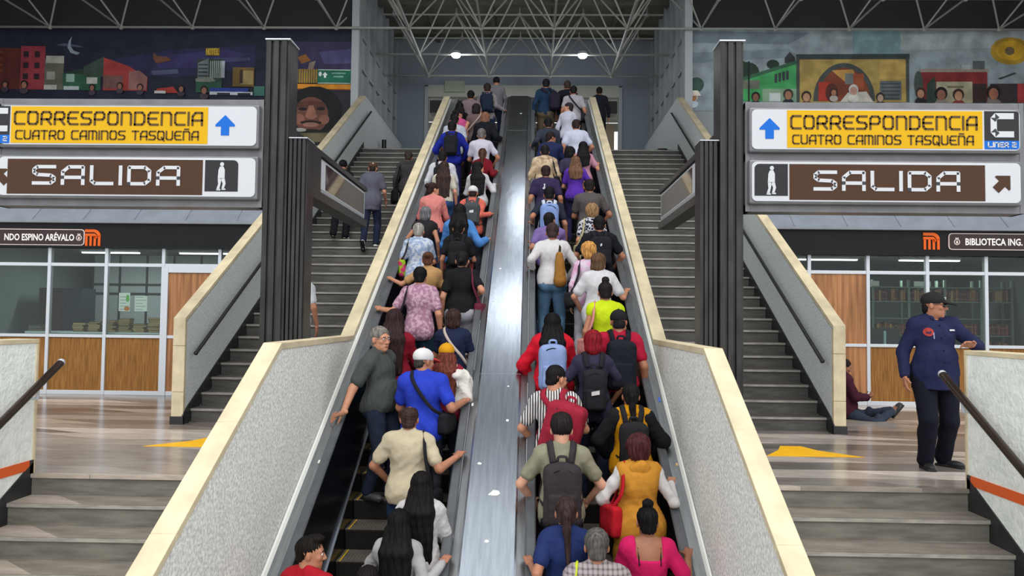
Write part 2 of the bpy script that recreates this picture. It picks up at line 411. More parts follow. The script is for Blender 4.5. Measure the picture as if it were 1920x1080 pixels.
# scraps of paper and stickers on the deck
rnd = random.Random(5)
scr = [(.02, 6.62, .05), (-.13, 6.95, .02), (.1, 7.5, .018), (-.15, 9.6, .02), (.09, 8.0, .012), (-.1, 10.4, .02), (-.05, 12.2, .016), (.06, 17.4, .03), (-.02, 6.15, .02)]
for x, y, r in scr:
    b = MB(); n = 7; z = -3.886 + T30 * y
    pts = [(x + r * (0.6 + .6 * rnd.random()) * math.cos(2 * math.pi * i / n), r * .6 * (0.6 + .6 * rnd.random()) * math.sin(2 * math.pi * i / n)) for i in range(n)]
    vs = [(px, y + q, z + T30 * q + .001) for px, q in pts] + [(px, y + q, z + T30 * q + .006) for px, q in pts]
    b.add(vs, [tuple(range(n - 1, -1, -1)), tuple(range(n, 2 * n))] + [(i, (i + 1) % n, (i + 1) % n + n, i + n) for i in range(n)])
    tag(B(b, 'paper_scrap', mat('white_paper', rgb(238, 238, 232), .8)), 'torn white paper scrap stuck on the steel deck between the escalators', 'paper scrap', 'paper scraps on the steel deck')

# ---------------------------------------------------------------- upper stair walls
for s in (-1, 1):
    root = empty('stair_wall', (s * 4.33, 10.05, 0), 0, 'grey stair wall with cream coping on the outer side of the %s stair' % SIDE[s], 'wall')
    top = [(10.05, 1.40), (20.62, 1.40 + T30 * (20.62 - 10.05)), (26.5, 1.40 + T30 * (20.62 - 10.05))]
    b = MB(); x0, x1 = sorted((s * 4.254, s * 4.406))
    b.prism_x([(10.1, 0)] + [(y + .05 if y < 11 else y, z - .05) for y, z in top] + [(26.5, 0)], x0, x1); B(b, 'wall_panel', M_speckdark, root)
    b = MB(); x0, x1 = sorted((s * 4.25, s * 4.41)); coping_blocks(b, top[:2], x0, x1, .06)
    b.box(x0, x1, 10.05, 10.11, .10, .42); b.box(x0, x1, 10.05, 10.11, .424, 1.03); b.box(x0, x1, 10.05, 10.11, 1.034, 1.345)
    tag(B(b, 'coping', M_travert, root, bevel=.004), 'cream stone coping')
    b = MB(); b.prism_x([(20.62, 7.42), (26.5, 7.42), (26.5, 7.50), (20.62, 7.50)], x0, x1)
    tag(B(b, 'level_coping', M_speckdark, root), 'grey level top')
    b = MB(); x0, x1 = sorted((s * 4.238, s * 4.254))
    b.prism_x([(10.02, 0), (10.02, .11), (10.12, .2), (20.5, .2 + T30 * 10.38), (20.5, T30 * 10.38 - .1), (10.2, 0)], x0, x1)
    x0, x1 = sorted((s * 4.238, s * 4.42)); b.box(x0, x1, 10.035, 10.06, 0, .10)
    tag(B(b, 'skirting', M_skirt, root), 'black stone skirting')
    hr = empty('stair_handrail', (s * 4.17, 10.25, .95), 0, 'dark round handrail bracketed to the %s stair wall' % SIDE[s], 'handrail')
    b = MB(); b.path([(s * 4.165, 10.2, .93), (s * 4.165, 21.0, .93 + T30 * 10.8)], .026, 10); b.ball((s * 4.165, 10.2, .93), .03)
    B(b, 'rail', M_raildark, hr, smooth=False)
    for y in np.arange(10.5, 21, 1.15):
        z = .93 + T30 * (y - 10.2); b = MB(); b.path([(s * 4.165, y, z - .02), (s * 4.175, y, z - .07), (s * 4.25, y, z - .07)], .009, 6)
        B(b, 'bracket', M_alu, hr)

# ---------------------------------------------------------------- low parapets of the lower steps
for s in (-1, 1):
    root = empty('low_parapet', (s * 4.27, 6.85, -3.2), 0, 'white stucco parapet with an orange stripe beside the %s lower steps' % SIDE[s], 'wall')
    x0, x1 = sorted((s * 4.155, s * 4.36))
    b = MB(); b.box(x0, x1, 2.0, 6.84, -3.2, 1.165); B(b, 'wall_panel', M_stucco, root)
    b = MB(); xa, xb = sorted((s * 4.145, s * 4.37)); b.box(xa, xb, 2.0, 6.875, 1.166, 1.205); b.box(xa, xb, 6.841, 6.875, .0, 1.165)
    tag(B(b, 'coping', M_travert, root, bevel=.004), 'cream stone coping')
    b = MB(); xa, xb = sorted((s * 4.147, s * 4.158)); b.box(xa, xb, 2.0, 6.80, .035, .12); tag(B(b, 'stripe', M_orange, root), 'painted orange stripe')
    b = MB(); xa, xb = sorted((s * 4.143, s * 4.158))
    b.prism_x([(6.85, .10), (6.85, -.3), (2.0, -.3 - T30 * 4.85), (2.0, -T30 * 4.85 + .10)], xa, xb)
    b.box(xa, xb, 6.80, 6.85, .0, .12)
    tag(B(b, 'skirting', M_skirt, root), 'black stone skirting')
    hr = empty('step_handrail', (s * 4.04, 7.03, .98), 0, 'thick brown handrail sloping down the lower steps on the %s' % SIDE[s], 'handrail')
    b = MB(); b.tube((s * 4.04, 7.03, .98), (s * 4.04, 2.4, .98 - T30 * 4.63), .034, 14); B(b, 'rail', M_rail, hr, smooth=True)
    b = MB(); b.ball((s * 4.04, 7.035, .983), .036); tag(B(b, 'end_cap', M_alu, hr, smooth=True), 'pale metal end cap')
    for y in (6.72, 5.75, 4.4):
        z = .98 - T30 * (7.03 - y); b = MB(); b.path([(s * 4.04, y, z - .02), (s * 4.05, y, z - .12), (s * 4.155, y, z - .12)], .014, 8); b.ball((s * 4.15, y, z - .12), .028)
        B(b, 'bracket', M_alu, hr)

# ---------------------------------------------------------------- yellow floor arrows
for s in (-1, 1):
    b = MB(); b.prism_z([(s * 2.86, 8.33), (s * 3.9, 8.33), (s * 3.55, 8.72), (s * 3.46, 9.0), (s * 3.22, 9.0), (s * 3.1, 8.7)], .001, .004)
    tag(B(b, 'floor_arrow', mat('bright_yellow_paint', rgb(250, 186, 8), .5, var=.06, vscale=12)), 'worn yellow arrow painted on the %s landing floor' % SIDE[s], 'floor marking')

# ---------------------------------------------------------------- stickers on the side decks
for x, y, w, l, c, lab in ((1.64, 7.86, .02, .07, (70, 110, 200), 'small blue sticker on the steel deck beside the right parapet'), (1.655, 7.02, .02, .03, (216, 176, 120), 'small tan sticker on the steel deck below the right parapet'),
                           (-1.60, 6.98, .016, .04, (236, 236, 232), 'small white sticker on the steel deck below the left parapet'), (-.262, 7.75, .02, .04, (226, 226, 226), 'small white label on the channel left of the shiny steel deck')):
    z = (-3.93 if abs(x) > 1 else -3.922) + T30 * y
    b = MB(); b.add([(x + a * w, y + q * l, z + T30 * q * l + h) for h in (.001, .006) for a, q in ((-.5, 0), (.5, .1), (.45, 1), (-.5, .9))], [(3, 2, 1, 0), (4, 5, 6, 7), (0, 1, 5, 4), (1, 2, 6, 5), (2, 3, 7, 6), (3, 0, 4, 7)])
    tag(B(b, 'deck_sticker', mat('sticker_%d_%d_%d' % c, rgb(*c), .5)), lab, 'sticker')
# ---------------------------------------------------------------- shop fronts
def shopfront(s):
    side = SIDE[s]; Y = 13.62
    root = empty('shop_front', (s * 6.8, Y, 0), 0, '%s glazed office front with wood panels and pale metal mullions' % side, 'shop front')
    inner = 4.42
    mull = [5.23, 6.255, 7.29, 8.31, 9.33] if s > 0 else [5.27, 6.29, 7.33, 8.37, 9.4]
    X = lambda x: s * x
    def bx(b, xa, xb, ya, yb, za, zb):
        x0, x1 = sorted((X(xa), X(xb))); b.box(x0, x1, ya, yb, za, zb)
    b = MB()
    for m in mull: bx(b, m - .03, m + .03, Y - .03, Y + .05, 0, 2.63)
    b2 = b
    for z0, z1 in ((2.30, 2.36), (1.02, 1.075), (0.0, .075)):
        for a, c in zip([inner] + mull, mull + [9.6]):
            if z0 < 2 and s < 0 and c == mull[0] + 0 and a == inner: continue
            bx(b2, a + .03 if a != inner else a, c - .03, Y - .025, Y + .045, z0, z1)
    B(b2, 'frame', M_alu, root, bevel=.004)
    bays = list(zip([inner] + mull, mull + [9.6]))
    for i, (a, c) in enumerate(bays):
        door = (s > 0 and i <= 1) or (s < 0 and i == 1)
        b = MB(); bx(b, a + .03, c - .03, Y, Y + .008, 2.36, 2.63); B(b, 'transom_pane', M_glass, root)
        if door: continue
        if i == 0: continue
        b = MB(); bx(b, a + .03, c - .03, Y, Y + .02, .075, 1.02); B(b, 'wood_panel', M_wood, root)
        b = MB(); bx(b, a + .03, c - .03, Y, Y + .008, 1.075, 2.30); B(b, 'window_pane', M_glass, root)
    # doors and the bay by the stair
    if s < 0:
        d = MB(); bx(d, 5.33, 6.19, Y - .01, Y + .03, .06, 2.2)
        do = B(d, 'door', M_wooddoor, root)
        f = MB(); bx(f, 5.27, 5.33, Y - .04, Y + .05, 0, 2.3); bx(f, 6.19, 6.26, Y - .04, Y + .05, 0, 2.3); bx(f, 5.33, 6.19, Y - .04, Y + .05, 2.2, 2.3)
        B(f, 'door_frame', M_alu, root, bevel=.004)
        h = MB(); h.path([(X(5.42), Y - .01, 1.0), (X(5.42), Y - .06, 1.0), (X(5.53), Y - .06, 1.0)], .01); B(h, 'door_handle', M_alu, do)
        w = MB(); bx(w, inner, 5.27, Y, Y + .02, .0, 2.3); B(w, 'wood_panel', M_wood, root)
    else:
        for a, c in ((inner, 5.2), (5.26, 5.72), (5.725, 6.225)):
            d = MB(); bx(d, a, c, Y - .005, Y + .03, .05, 2.30); do = B(d, 'door', M_wooddoor, root)
        h = MB(); h.path([(X(5.66), Y - .01, 1.0), (X(5.66), Y - .06, 1.0), (X(5.55), Y - .06, 1.0)], .01); B(h, 'door_handle', M_alu, do)
    # fascia board
    b = MB(); bx(b, inner, 9.9, Y - .12, Y + .06, 2.63, 3.07); fa = B(b, 'fascia', M_fascia, root)
    # sloped sheet roof
    aw = empty('awning', (s * 6.8, Y - .2, 3.07), 0, 'grey blue sheet awning sloping above the %s office front' % side, 'awning')
    b = MB(); x0, x1 = sorted((X(inner), X(9.9))); b.prism_x([(Y - .22, 3.07), (Y - .22, 3.12), (Y + .75, 4.02), (Y + .75, 3.95)], x0, x1)
    B(b, 'sheet', M_awning, aw)
    for x in np.arange(4.9, 9.8, .92):
        b = MB(); xa, xb = sorted((X(x), X(x + .012))); b.prism_x([(Y - .215, 3.123), (Y - .225, 3.13), (Y + .745, 4.03), (Y + .75, 4.02)], xa, xb)
        B(b, 'seam', M_awning, aw)
    # roof over the rooms and the wall behind it
    b = MB(); bx(b, 4.41, 15, Y + .78, 20.55, 3.9, 3.98); bx(b, 4.41, 15, Y + .06, 20.5, 2.75, 2.85); struct(B(b, 'ceiling', M_ceiling), 'flat roof over the %s office' % side)
    # the room behind the glass
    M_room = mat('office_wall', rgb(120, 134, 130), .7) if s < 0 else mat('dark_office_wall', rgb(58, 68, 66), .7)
    b = MB(); bx(b, inner, 9.9, 17.4, 17.5, 0, 2.75); struct(B(b, 'wall_back', M_room), 'back wall of the %s office' % side)
    b = MB(); bx(b, 9.8, 9.9, Y + .05, 17.4, 0, 2.75); struct(B(b, 'wall_' + side, M_room))
    b = MB(); bx(b, inner - .005, inner + .05, Y + .05, 17.4, 0, 2.75); struct(B(b, 'wall_' + SIDE[-s], M_room))
    b = MB(); bx(b, 9.9, 15.0, Y - .1, Y, 0, 4.0); struct(B(b, 'wall_' + side, M_panel))
    for x in (6.2, 8.2):  # lamps added to brighten the otherwise dark office interiors
        l = empty('tube_lamp', (X(x), 15.3, 2.74), 0, 'ceiling tube lamp over the %s office%s' % (side, ' near its door' if x < 7 else ' near its outer end'), 'lamp')
        b = MB(); b.box(X(x) - .6, X(x) + .6, 15.24, 15.36, 2.70, 2.74); B(b, 'housing', M_alu, l)
        b = MB(); b.box(X(x) - .58, X(x) + .58, 15.26, 15.34, 2.675, 2.70); B(b, 'tube', emis('lamp_tube', (1, .98, .92, 1), 3.0), l)
        area_light('tube_light', (X(x), 15.3, 2.66), 1.1, .1, OFFICE_W * (1.3 if s > 0 else 1), (0, 0, 0), (.95, 1, .98))
    return root, fa
SF = {s: shopfront(s) for s in (-1, 1)}

# blinds / frosted inner windows behind the glass near the stairs
for s in (-1, 1):
    root = empty('inner_partition', (s * 5.6, 16.6, 0), 0, 'dark framed inner partition with pale panes behind the %s glass' % SIDE[s], 'partition')
    xs = [4.5, 5.1, 5.7, 6.3, 6.9, 7.5, 8.1, 8.7, 9.3] if s < 0 else [4.5, 5.05, 5.6, 6.15]
    b = MB()
    for x in xs: b.box(s * x - .02, s * x + .02, 16.58, 16.62, 0, 2.74)
    for z in (1.0, 1.9, 2.1): b.box(min(s * xs[0], s * xs[-1]), max(s * xs[0], s * xs[-1]), 16.57, 16.63, z - .02, z + .02)
    B(b, 'frame', mat('dark_frame', rgb(38, 42, 44), .5), root)
    for a, c in zip(xs[:-1], xs[1:]):
        b = MB(); x0, x1 = sorted((s * a, s * c)); b.box(x0 + .02, x1 - .02, 16.60, 16.61, 0, 2.74)
        B(b, 'pane', mat('frosted_pane', rgb(168, 174, 176), .6), root)

# ---------------------------------------------------------------- things in the left office
rnd = random.Random(11)
tb = empty('counter', (-7.0, 14.1, 0), 0, 'pale counter under stacked books behind the left window', 'counter')
b = MB(); b.box(-8.9, -6.36, 13.78, 14.45, 1.08, 1.115); B(b, 'top', mat('counter_top', rgb(196, 206, 210), .4), tb)
for x in (-8.85, -6.45):
    b = MB(); b.box(x, x + .05, 13.8, 14.4, 0, 1.08); B(b, 'side_panel', mat('counter_side', rgb(150, 160, 164), .5), tb)
bookcols = [rgb(112, 82, 48), rgb(130, 100, 60), rgb(80, 58, 36), rgb(44, 50, 46), rgb(146, 124, 88), rgb(70, 48, 34)]
BOOK = {}
def book_proto(i, c, w, h, d):
    m = mat('book_cloth_%d' % i, c, .7, var=.1, vscale=20)
    b = MB(); b.box(0, w, 0, d, 0, .004); b.box(0, w, 0, d, h - .004, h); b.box(0, .004, 0, d, 0, h)
    o = b.build('book', m)
    p = MB(); p.box(.005, w - .006, .004, d - .006, .004, h - .004); p.build('page_block', mat('paper_pages', rgb(170, 146, 106), .9), o)
    return o
def place_book(proto, loc, rot, label, group):
    global BOOK
    if proto not in BOOK: BOOK[proto] = True; o = proto
    else: o = copy_tree(proto)
    o.location = loc; o.rotation_euler = rot
    return tag(o, label, 'book', group)
flat = [book_proto(i, c, .20 + .02 * (i % 3), .028 + .008 * (i % 3), .15 + .01 * (i % 2)) for i, c in enumerate(bookcols)]
for j, x in enumerate([-7.98, -7.70, -7.42, -7.13, -6.85, -6.57]):
    z = 1.116; n = [5, 6, 6, 8, 5, 7, 5, 6][j]
    for k in range(n):
        p = flat[rnd.randrange(len(flat))]
        place_book(p, (x - .1 + rnd.uniform(-.015, .015), 13.86 + rnd.uniform(0, .03), z), (0, 0, rnd.uniform(-.09, .09)),
                   'brown or tan book lying in the low stacks on the counter behind left window', 'books stacked on the counter')
        z += p.dimensions.z if p.dimensions.z > 0 else .034
    
for x, w, h, lab, c2 in ((-6.93, .17, .33, 'white and green poster on the glass above the book stacks', rgb(120, 190, 90)), (-6.62, .19, .28, 'plain white notice on the glass beside the left office door', rgb(190, 190, 200))):
    root = empty('notice', (x, 13.64, 1.55), 0, lab, 'notice')
    b = MB(); b.box(x - w, x + w * .2, 13.632, 13.636, 1.5, 1.5 + h); B(b, 'sheet', mat('white_paper', rgb(238, 238, 232), .8), root)
    b = MB()
    for k in range(5): b.box(x - w * .9, x - w * .2 + .05 * (k % 2), 13.6305, 13.6318, 1.53 + k * .055, 1.538 + k * .055)
    tag(B(b, 'print', mat('grey_print', rgb(130, 130, 140), .8), root), 'grey printing')
    if 'green' in lab:
        b = MB(); b.ball((x - .01, 13.631, 1.73), (.03, .0012, .07), 12, 8); tag(B(b, 'green_blot', mat('print_green', c2, .7), root), 'green picture')
        b = MB(); b.ball((x - .02, 13.631, 1.545), (.05, .0012, .04), 12, 8); tag(B(b, 'orange_blot', mat('print_orange', rgb(214, 130, 60), .7), root), 'orange picture')
root = empty('cabinet', (-9.0, 15.0, 0), 0, 'tall dark red and black cabinet inside the left office', 'cabinet')
b = MB(); b.box(-9.45, -8.98, 15.0, 15.5, 0, 1.95); B(b, 'body', mat('dark_red_cabinet', rgb(64, 34, 40), .5), root)
b = MB(); b.box(-8.97, -8.6, 15.0, 15.5, 0, 1.95); B(b, 'door', mat('dark_blue_cabinet', rgb(36, 42, 52), .5), root)
root = empty('box_pile', (-8.6, 13.95, 1.116), 0, 'small grey pile of folders on the counter at the far left', 'folders')
for k in range(4):
    b = MB(); b.box(-8.9 + .01 * k, -8.62 - .02 * k, 13.85, 14.05, 1.117 + k * .03, 1.143 + k * .03); B(b, 'folder', mat('folder_%d' % (k % 2), [rgb(110, 100, 88), rgb(70, 74, 70)][k % 2], .7), root)

# ---------------------------------------------------------------- book shelves in the right office
sh = empty('bookcase', (7.9, 15.2, 0), 0, 'grey green metal bookcase filled with bound volumes behind the right windows', 'bookcase')
mg = mat('green_grey_metal', rgb(120, 138, 124), .5, .2)
ups = [6.35, 7.05, 7.75, 8.45, 9.15, 9.75]
for x in ups:
    b = MB(); b.box(x - .02, x + .02, 15.2, 15.24, 0, 2.3); b.box(x - .02, x + .02, 15.5, 15.54, 0, 2.3); B(b, 'upright', mg, sh)
levels = [.85, 1.22, 1.55, 1.88, 2.16]
for z in levels:
    b = MB(); b.box(6.33, 9.77, 15.2, 15.54, z - .018, z); B(b, 'shelf', mg, sh)
vc = [rgb(110, 40, 36), rgb(140, 62, 46), rgb(76, 32, 32), rgb(160, 104, 60), rgb(94, 52, 40), rgb(176, 136, 90)]
def vol(i, c, w, h):
    m = mat('bound_volume_%d' % i, c, .6, var=.15, vscale=30)
    b = MB(); b.box(0, w, 0, .19, 0, h); b.cur = 1; b.box(.002, w - .002, -.001, 0, h * .72, h * .76); b.box(.002, w - .002, -.001, 0, h * .2, h * .23)
    return b.build('book', [m, mat('gilt', rgb(180, 150, 90), .4)])
vols = [vol(i, c, .034 + .006 * (i % 3), .2 + .015 * (i % 4)) for i, c in enumerate(vc)]
cnt = 0
for z in (.85, 1.22, 1.88):
    for a, c in zip(ups[:-1], ups[1:]):
        x = a + .03
        if (z == 1.88 and a < 6.9) : continue
        while x < c - .075:
            if rnd.random() < .08: x += .06; continue
            p = vols[rnd.randrange(len(vols))]
            place_book(p, (x, 15.23 + rnd.uniform(0, .02), z + .001), (0, 0, 0), 'dark red or brown bound volume standing in rows on the office bookcase', 'bound volumes on the bookcase')
            x += .037 + .006 * (int(p.name[-1]) % 3 if p.name[-1].isdigit() else 0) + .004; cnt += 1
for xx in (7.0, 8.0):
    root = empty('shelf_sign', (xx, 15.18, 2.2), 0, 'white card label hung at the top of the bookcase, %s' % ('nearer the wood door' if xx < 7.5 else 'behind the middle window'), 'label')
    b = MB(); b.box(xx - .16, xx + .16, 15.17, 15.18, 2.17, 2.27); B(b, 'card', mat('white_paper', rgb(238, 238, 232), .8), root)
root = empty('desk', (6.9, 14.3, 0), 0, 'dark office desk with a raised back behind the right window', 'desk')
b = MB(); b.box(6.4, 7.3, 14.2, 14.7, .72, .76); B(b, 'top', mat('dark_desk', rgb(40, 44, 48), .5), root)
b = MB(); b.box(6.4, 7.3, 14.66, 14.7, 0, 1.35); B(b, 'back_panel', mat('dark_desk', rgb(40, 44, 48), .5), root)
b = MB(); b.prism_z([(6.86 + .022 * math.cos(t), 14.3 + .022 * math.sin(t)) for t in np.linspace(0, 6.0, 10)], .761, 1.3)
tag(B(b, 'bottle', mat('pale_blue_plastic', rgb(170, 200, 210), .4)), 'pale blue slim bottle on the sill behind the right window', 'bottle')

# ---------------------------------------------------------------- lettering of strokes
G = {
 'C': [[(1, 1), (.16, 1), (0, .84), (0, .16), (.16, 0), (1, 0)]],
 'O': [[(.16, 1), (.84, 1), (1, .84), (1, .16), (.84, 0), (.16, 0), (0, .16), (0, .84), (.16, 1)]],
 'R': [[(0, 0), (0, .84), (.16, 1), (.84, 1), (1, .84), (1, .56), (.84, .4), (0, .4)], [(.58, .4), (1, 0)]],
 'E': [[(1, 1), (.2, 1), (0, .8), (0, .2), (.2, 0), (1, 0)], [(0, .5), (.82, .5)]],
 'S': [[(1, 1), (.16, 1), (0, .84), (0, .66), (.16, .52), (.84, .48), (1, .34), (1, .16), (.84, 0), (0, 0)]],
 'P': [[(0, 0), (0, .84), (.16, 1), (.84, 1), (1, .84), (1, .56), (.84, .4), (0, .4)]],
 'N': [[(0, 0), (0, 1), (.84, 1), (1, .84), (1, 0)]],
 'D': [[(0, 0), (0, 1), (.78, 1), (1, .78), (1, .22), (.78, 0), (0, 0)]],
 'I': [[(0, 0), (0, 1)]],
 'A': [[(0, 0), (0, .7), (.3, 1), (1, 1), (1, 0)], [(0, .36), (1, .36)]],
 'U': [[(0, 1), (0, .16), (.16, 0), (.84, 0), (1, .16), (1, 1)]],
 'T': [[(0, 1), (1, 1)], [(.5, 1), (.5, 0)]],
 'M': [[(0, 0), (0, 1), (.84, 1), (1, .84), (1, 0)], [(.5, 1), (.5, 0)]],
 'Q': [[(.16, 1), (.84, 1), (1, .84), (1, .16), (.84, 0), (.16, 0), (0, .16), (0, .84), (.16, 1)], [(.62, .26), (1.02, -.12)]],
 'L': [[(0, 1), (0, .16), (.16, 0), (1, 0)]],
 '2': [[(0, 1), (.84, 1), (1, .84), (1, .62), (.84, .5), (.16, .5), (0, .38), (0, 0), (1, 0)]],
 '~': [[(0, 1), (0, 1.0)]],
}
G['H'] = [[(0, 0), (0, 1)], [(1, 0), (1, 1)], [(0, .5), (1, .5)]]
G['\u00d1'] = G['N'] + [[(.2, 1.28), (.8, 1.28)]]
WID = {'I': .0, 'T': .95, 'M': 1.3, ' ': .45}
def stroke_text(b, text, x0, x1, z0, z1, y, w, mirror=False, depth=.006):
    """draws text between x0 and x1, standing up in z, on a board facing -y"""
    gap = .42; adv = []
    for ch in text: adv.append(WID.get(ch, 1.0))
    tot = sum(adv) + gap * (len(text) - 1)
    u = (x1 - x0 - w) / tot; x = x0 + w / 2; H = z1 - z0 - w
    for ch, a in zip(text, adv):
        for pl in G.get(ch, []):
            P = [(x + p[0] * a * u, z0 + w / 2 + p[1] * H) for p in pl]
            for i, ((xa, za), (xb, zb)) in enumerate(zip(P[:-1], P[1:])):
                L = math.hypot(xb - xa, zb - za)
                if L < 1e-6: continue
                dx, dz = (xb - xa) / L * w / 2, (zb - za) / L * w / 2
                ea = 1.0 if i == 0 else .4; eb = 1.0 if i == len(P) - 2 else .4
                xa2, za2, xb2, zb2 = xa - dx * ea, za - dz * ea, xb + dx * eb, zb + dz * eb
                b.prism_y([(xa2 - dz, za2 + dx), (xb2 - dz, zb2 + dx), (xb2 + dz, zb2 - dx), (xa2 + dz, za2 - dx)], y - depth, y)
        x += (a + gap) * u
def rrect(x0, x1, z0, z1, r, n=5, corners=(1, 1, 1, 1)):
    pts = []
    for k, (cx, cz, a0) in enumerate(((x1 - r, z1 - r, 0), (x0 + r, z1 - r, 90), (x0 + r, z0 + r, 180), (x1 - r, z0 + r, 270))):
        if corners[k]:
            pts += [(cx + r * math.cos(math.radians(a0 + 90 * i / n)), cz + r * math.sin(math.radians(a0 + 90 * i / n))) for i in range(n + 1)]
        else: pts.append((x1 if a0 in (0, 270) else x0, z1 if a0 < 180 else z0))
    return pts
def backlit(name, c, s):
    m, nt, b = newmat(name); b.inputs['Base Color'].default_value = tuple(v * .6 for v in c[:3]) + (1,); b.inputs['Roughness'].default_value = .5; b.inputs['Specular IOR Level'].default_value = .2
    b.inputs['Emission Color'].default_value = c; b.inputs['Emission Strength'].default_value = s; return m
S_white = backlit('sign_white', rgb(236, 238, 244), SIGN_E); S_yellow = backlit('sign_yellow', rgb(252, 196, 12), SIGN_E)
S_brown = backlit('sign_brown', rgb(88, 58, 40), SIGN_E * .6); S_black = mat('sign_black', rgb(30, 28, 32), .3)
S_blue = backlit('sign_blue', rgb(20, 120, 232), SIGN_E); S_dkbrown = mat('sign_text_brown', rgb(84, 60, 14), .4)
def walking_figure(b, cx, z0, h, y, d=.005):
    q = lambda pts: b.prism_y([(cx + px * h, z0 + pz * h) for px, pz in pts], y - d, y)
    q([(.02 + .07 * math.cos(t), .92 + .075 * math.sin(t)) for t in np.linspace(0, 2 * math.pi, 12, endpoint=False)])
    q([(-.05, .84), (.07, .84), (.12, .72), (.12, .42), (-.12, .42), (-.10, .72)])
    q([(-.12, .43), (.02, .43), (-.02, .22), (-.06, .04), (-.16, .04), (-.10, .22)])
    q([(-.02, .43), (.12, .43), (.16, .24), (.10, .06), (.02, .06), (.06, .24)])
    q([(-.16, .0), (-.02, .0), (-.02, .05), (-.16, .05)]); q([(.02, .02), (.16, .02), (.15, .07), (.03, .07)])
def arrow(b, cx, cz, r, ang, y, d=.005):
    pts = [(0, 1), (.95, .05), (.95, -.12), (.4, -.12), (.4, -1), (-.4, -1), (-.4, -.12), (-.95, -.12), (-.95, .05)]
    c, s_ = math.cos(ang), math.sin(ang)
    b.prism_y([(cx + r * (px * c - pz * s_), cz + r * (px * s_ + pz * c)) for px, pz in pts], y - d, y)
def direction_signs(s):
    side = SIDE[s]; Y = 7.9
    lo, hi = 2.56, 5.38
    XX = lambda a, c: tuple(sorted((s * a, s * c)))
    fr = empty('sign_frame', (s * 3.97, 8.0, 2.6), 0, 'dark steel frame carrying the two lit signs on the %s' % side, 'frame')
    x0, x1 = XX(lo - .02, hi + .03)
    b = MB(); b.box(x0, x1, 7.99, 8.2, 3.66, 3.735); b.box(x0, x1, 7.99, 8.2, 3.11, 3.2); b.box(x0, x1, 7.99, 8.2, 2.58, 2.66)
    for a in (lo - .02, hi - .02):
        xa, xb = XX(a, a + .05); b.box(xa, xb, 7.985, 8.21, 2.58, 3.735)
    B(b, 'frame_bars', M_frame, fr, bevel=.004)
    b = MB(); b.box(x0 + .03, x1 - .03, 8.1, 8.19, 2.62, 3.7); B(b, 'back_sheet', M_framedark, fr)
    def box_sign(z0, z1, name, label):
        root = empty('lit_sign', (s * 3.95, Y, z0), 0, label, 'sign')
        a, c = XX(lo + .0, hi - .04)
        b = MB(); b.box(a, c, Y + .012, Y + .16, z0, z1); B(b, 'housing', M_frame, root, bevel=.02)
        b = MB(); b.prism_y(rrect(a + .025, c - .025, z0 + .03, z1 - .025, .05), Y, Y + .02); p = B(b, 'face_panel', S_white, root)
        return root, p, a + .025, c - .025, z0 + .03, z1 - .025
    # upper: yellow transfer sign
    root, p, a, c, z0, z1 = box_sign(3.19, 3.66, 'upper', 'yellow CORRESPONDENCIA sign with a blue arrow on the %s' % side)
    yx0, yx1 = (2.945, 4.935)
    ya, yb = XX(yx0, yx1) if s > 0 else (-5.20, -3.10)
    b = MB(); b.box(ya, yb, Y - .004, Y, z0 + .015, z1 - .01); yp = tag(B(b, 'yellow_panel', S_yellow, p), 'yellow panel')
    b = MB(); w = yb - ya
    stroke_text(b, 'CORRESPONDENCIA', ya + .03, yb - .05, 3.425, 3.575, Y - .004, .022, depth=.005)
    stroke_text(b, 'CUATRO CAMINOS TASQUE\u00d1A', ya + .05, yb - .09, 3.27, 3.372, Y - .004, .0155, depth=.005)
    tag(B(b, 'lettering', S_dkbrown, p), 'dark brown lettering')
    ax = 2.765 if s > 0 else -2.915
    b = MB(); arrow(b, ax, 3.435, .108, 0, Y); tag(B(b, 'arrow', S_blue, p), 'blue arrow pointing up')
    cx0, cx1 = (4.955, 5.305) if s > 0 else (-5.34, -5.215)
    if s < 0: cx0 = -5.345
    b = MB(); b.prism_y(rrect(cx0, cx1, z0 + .1, z1 - .008, .03, corners=(s > 0, s < 0, 0, 0)), Y - .004, Y); tag(B(b, 'line_panel', S_black, p), 'black panel')
    b = MB(); b.prism_y(rrect(cx0, cx1, z0 + .012, z0 + .1, .03, corners=(0, 0, s < 0, s > 0)), Y - .004, Y); tag(B(b, 'line_strip', S_blue, p), 'blue strip')
    b = MB()
    if s > 0:
        stroke_text(b, 'C', cx0 + .06, cx1 - .055, z0 + .135, z1 - .03, Y - .004, .062)
        stroke_text(b, 'LINEA 2', cx0 + .03, cx1 - .03, z0 + .03, z0 + .085, Y - .004, .011)
    else:
        stroke_text(b, 'C', -5.47, -5.235, z0 + .135, z1 - .03, Y - .004, .062)
        stroke_text(b, 'LINEA 2', -5.52, -5.235, z0 + .03, z0 + .085, Y - .004, .011)
        b2 = MB(); b2.box(-5.56, -5.34, Y - .004, Y + .15, z0 - .03, z1 + .02); tag(B(b2, 'panel_extension', S_black, p), 'black outer panel')
    tag(B(b, 'line_lettering', S_white, p), 'white letter C and small line number')
    # lower: brown exit sign
    root, p, a, c, z0, z1 = box_sign(2.65, 3.115, 'lower', 'brown SALIDA exit sign with a walking figure on the %s' % side)
    ba, bb = (2.967, 4.955) if s > 0 else (-5.22, -3.14)
    b = MB(); b.box(ba, bb, Y - .004, Y, z0 + .015, z1 - .025); tag(B(b, 'brown_panel', S_brown, p), 'brown panel')
    b = MB(); ta, tc_ = (3.21, 4.70) if s > 0 else (-4.95, -3.375)
    stroke_text(b, 'SALIDA', ta, tc_, 2.79, 3.0, Y - .004, .036); tag(B(b, 'lettering', S_white, p), 'white lettering')
    ia, ib = (2.61, 2.95) if s > 0 else (-3.115, -2.765)
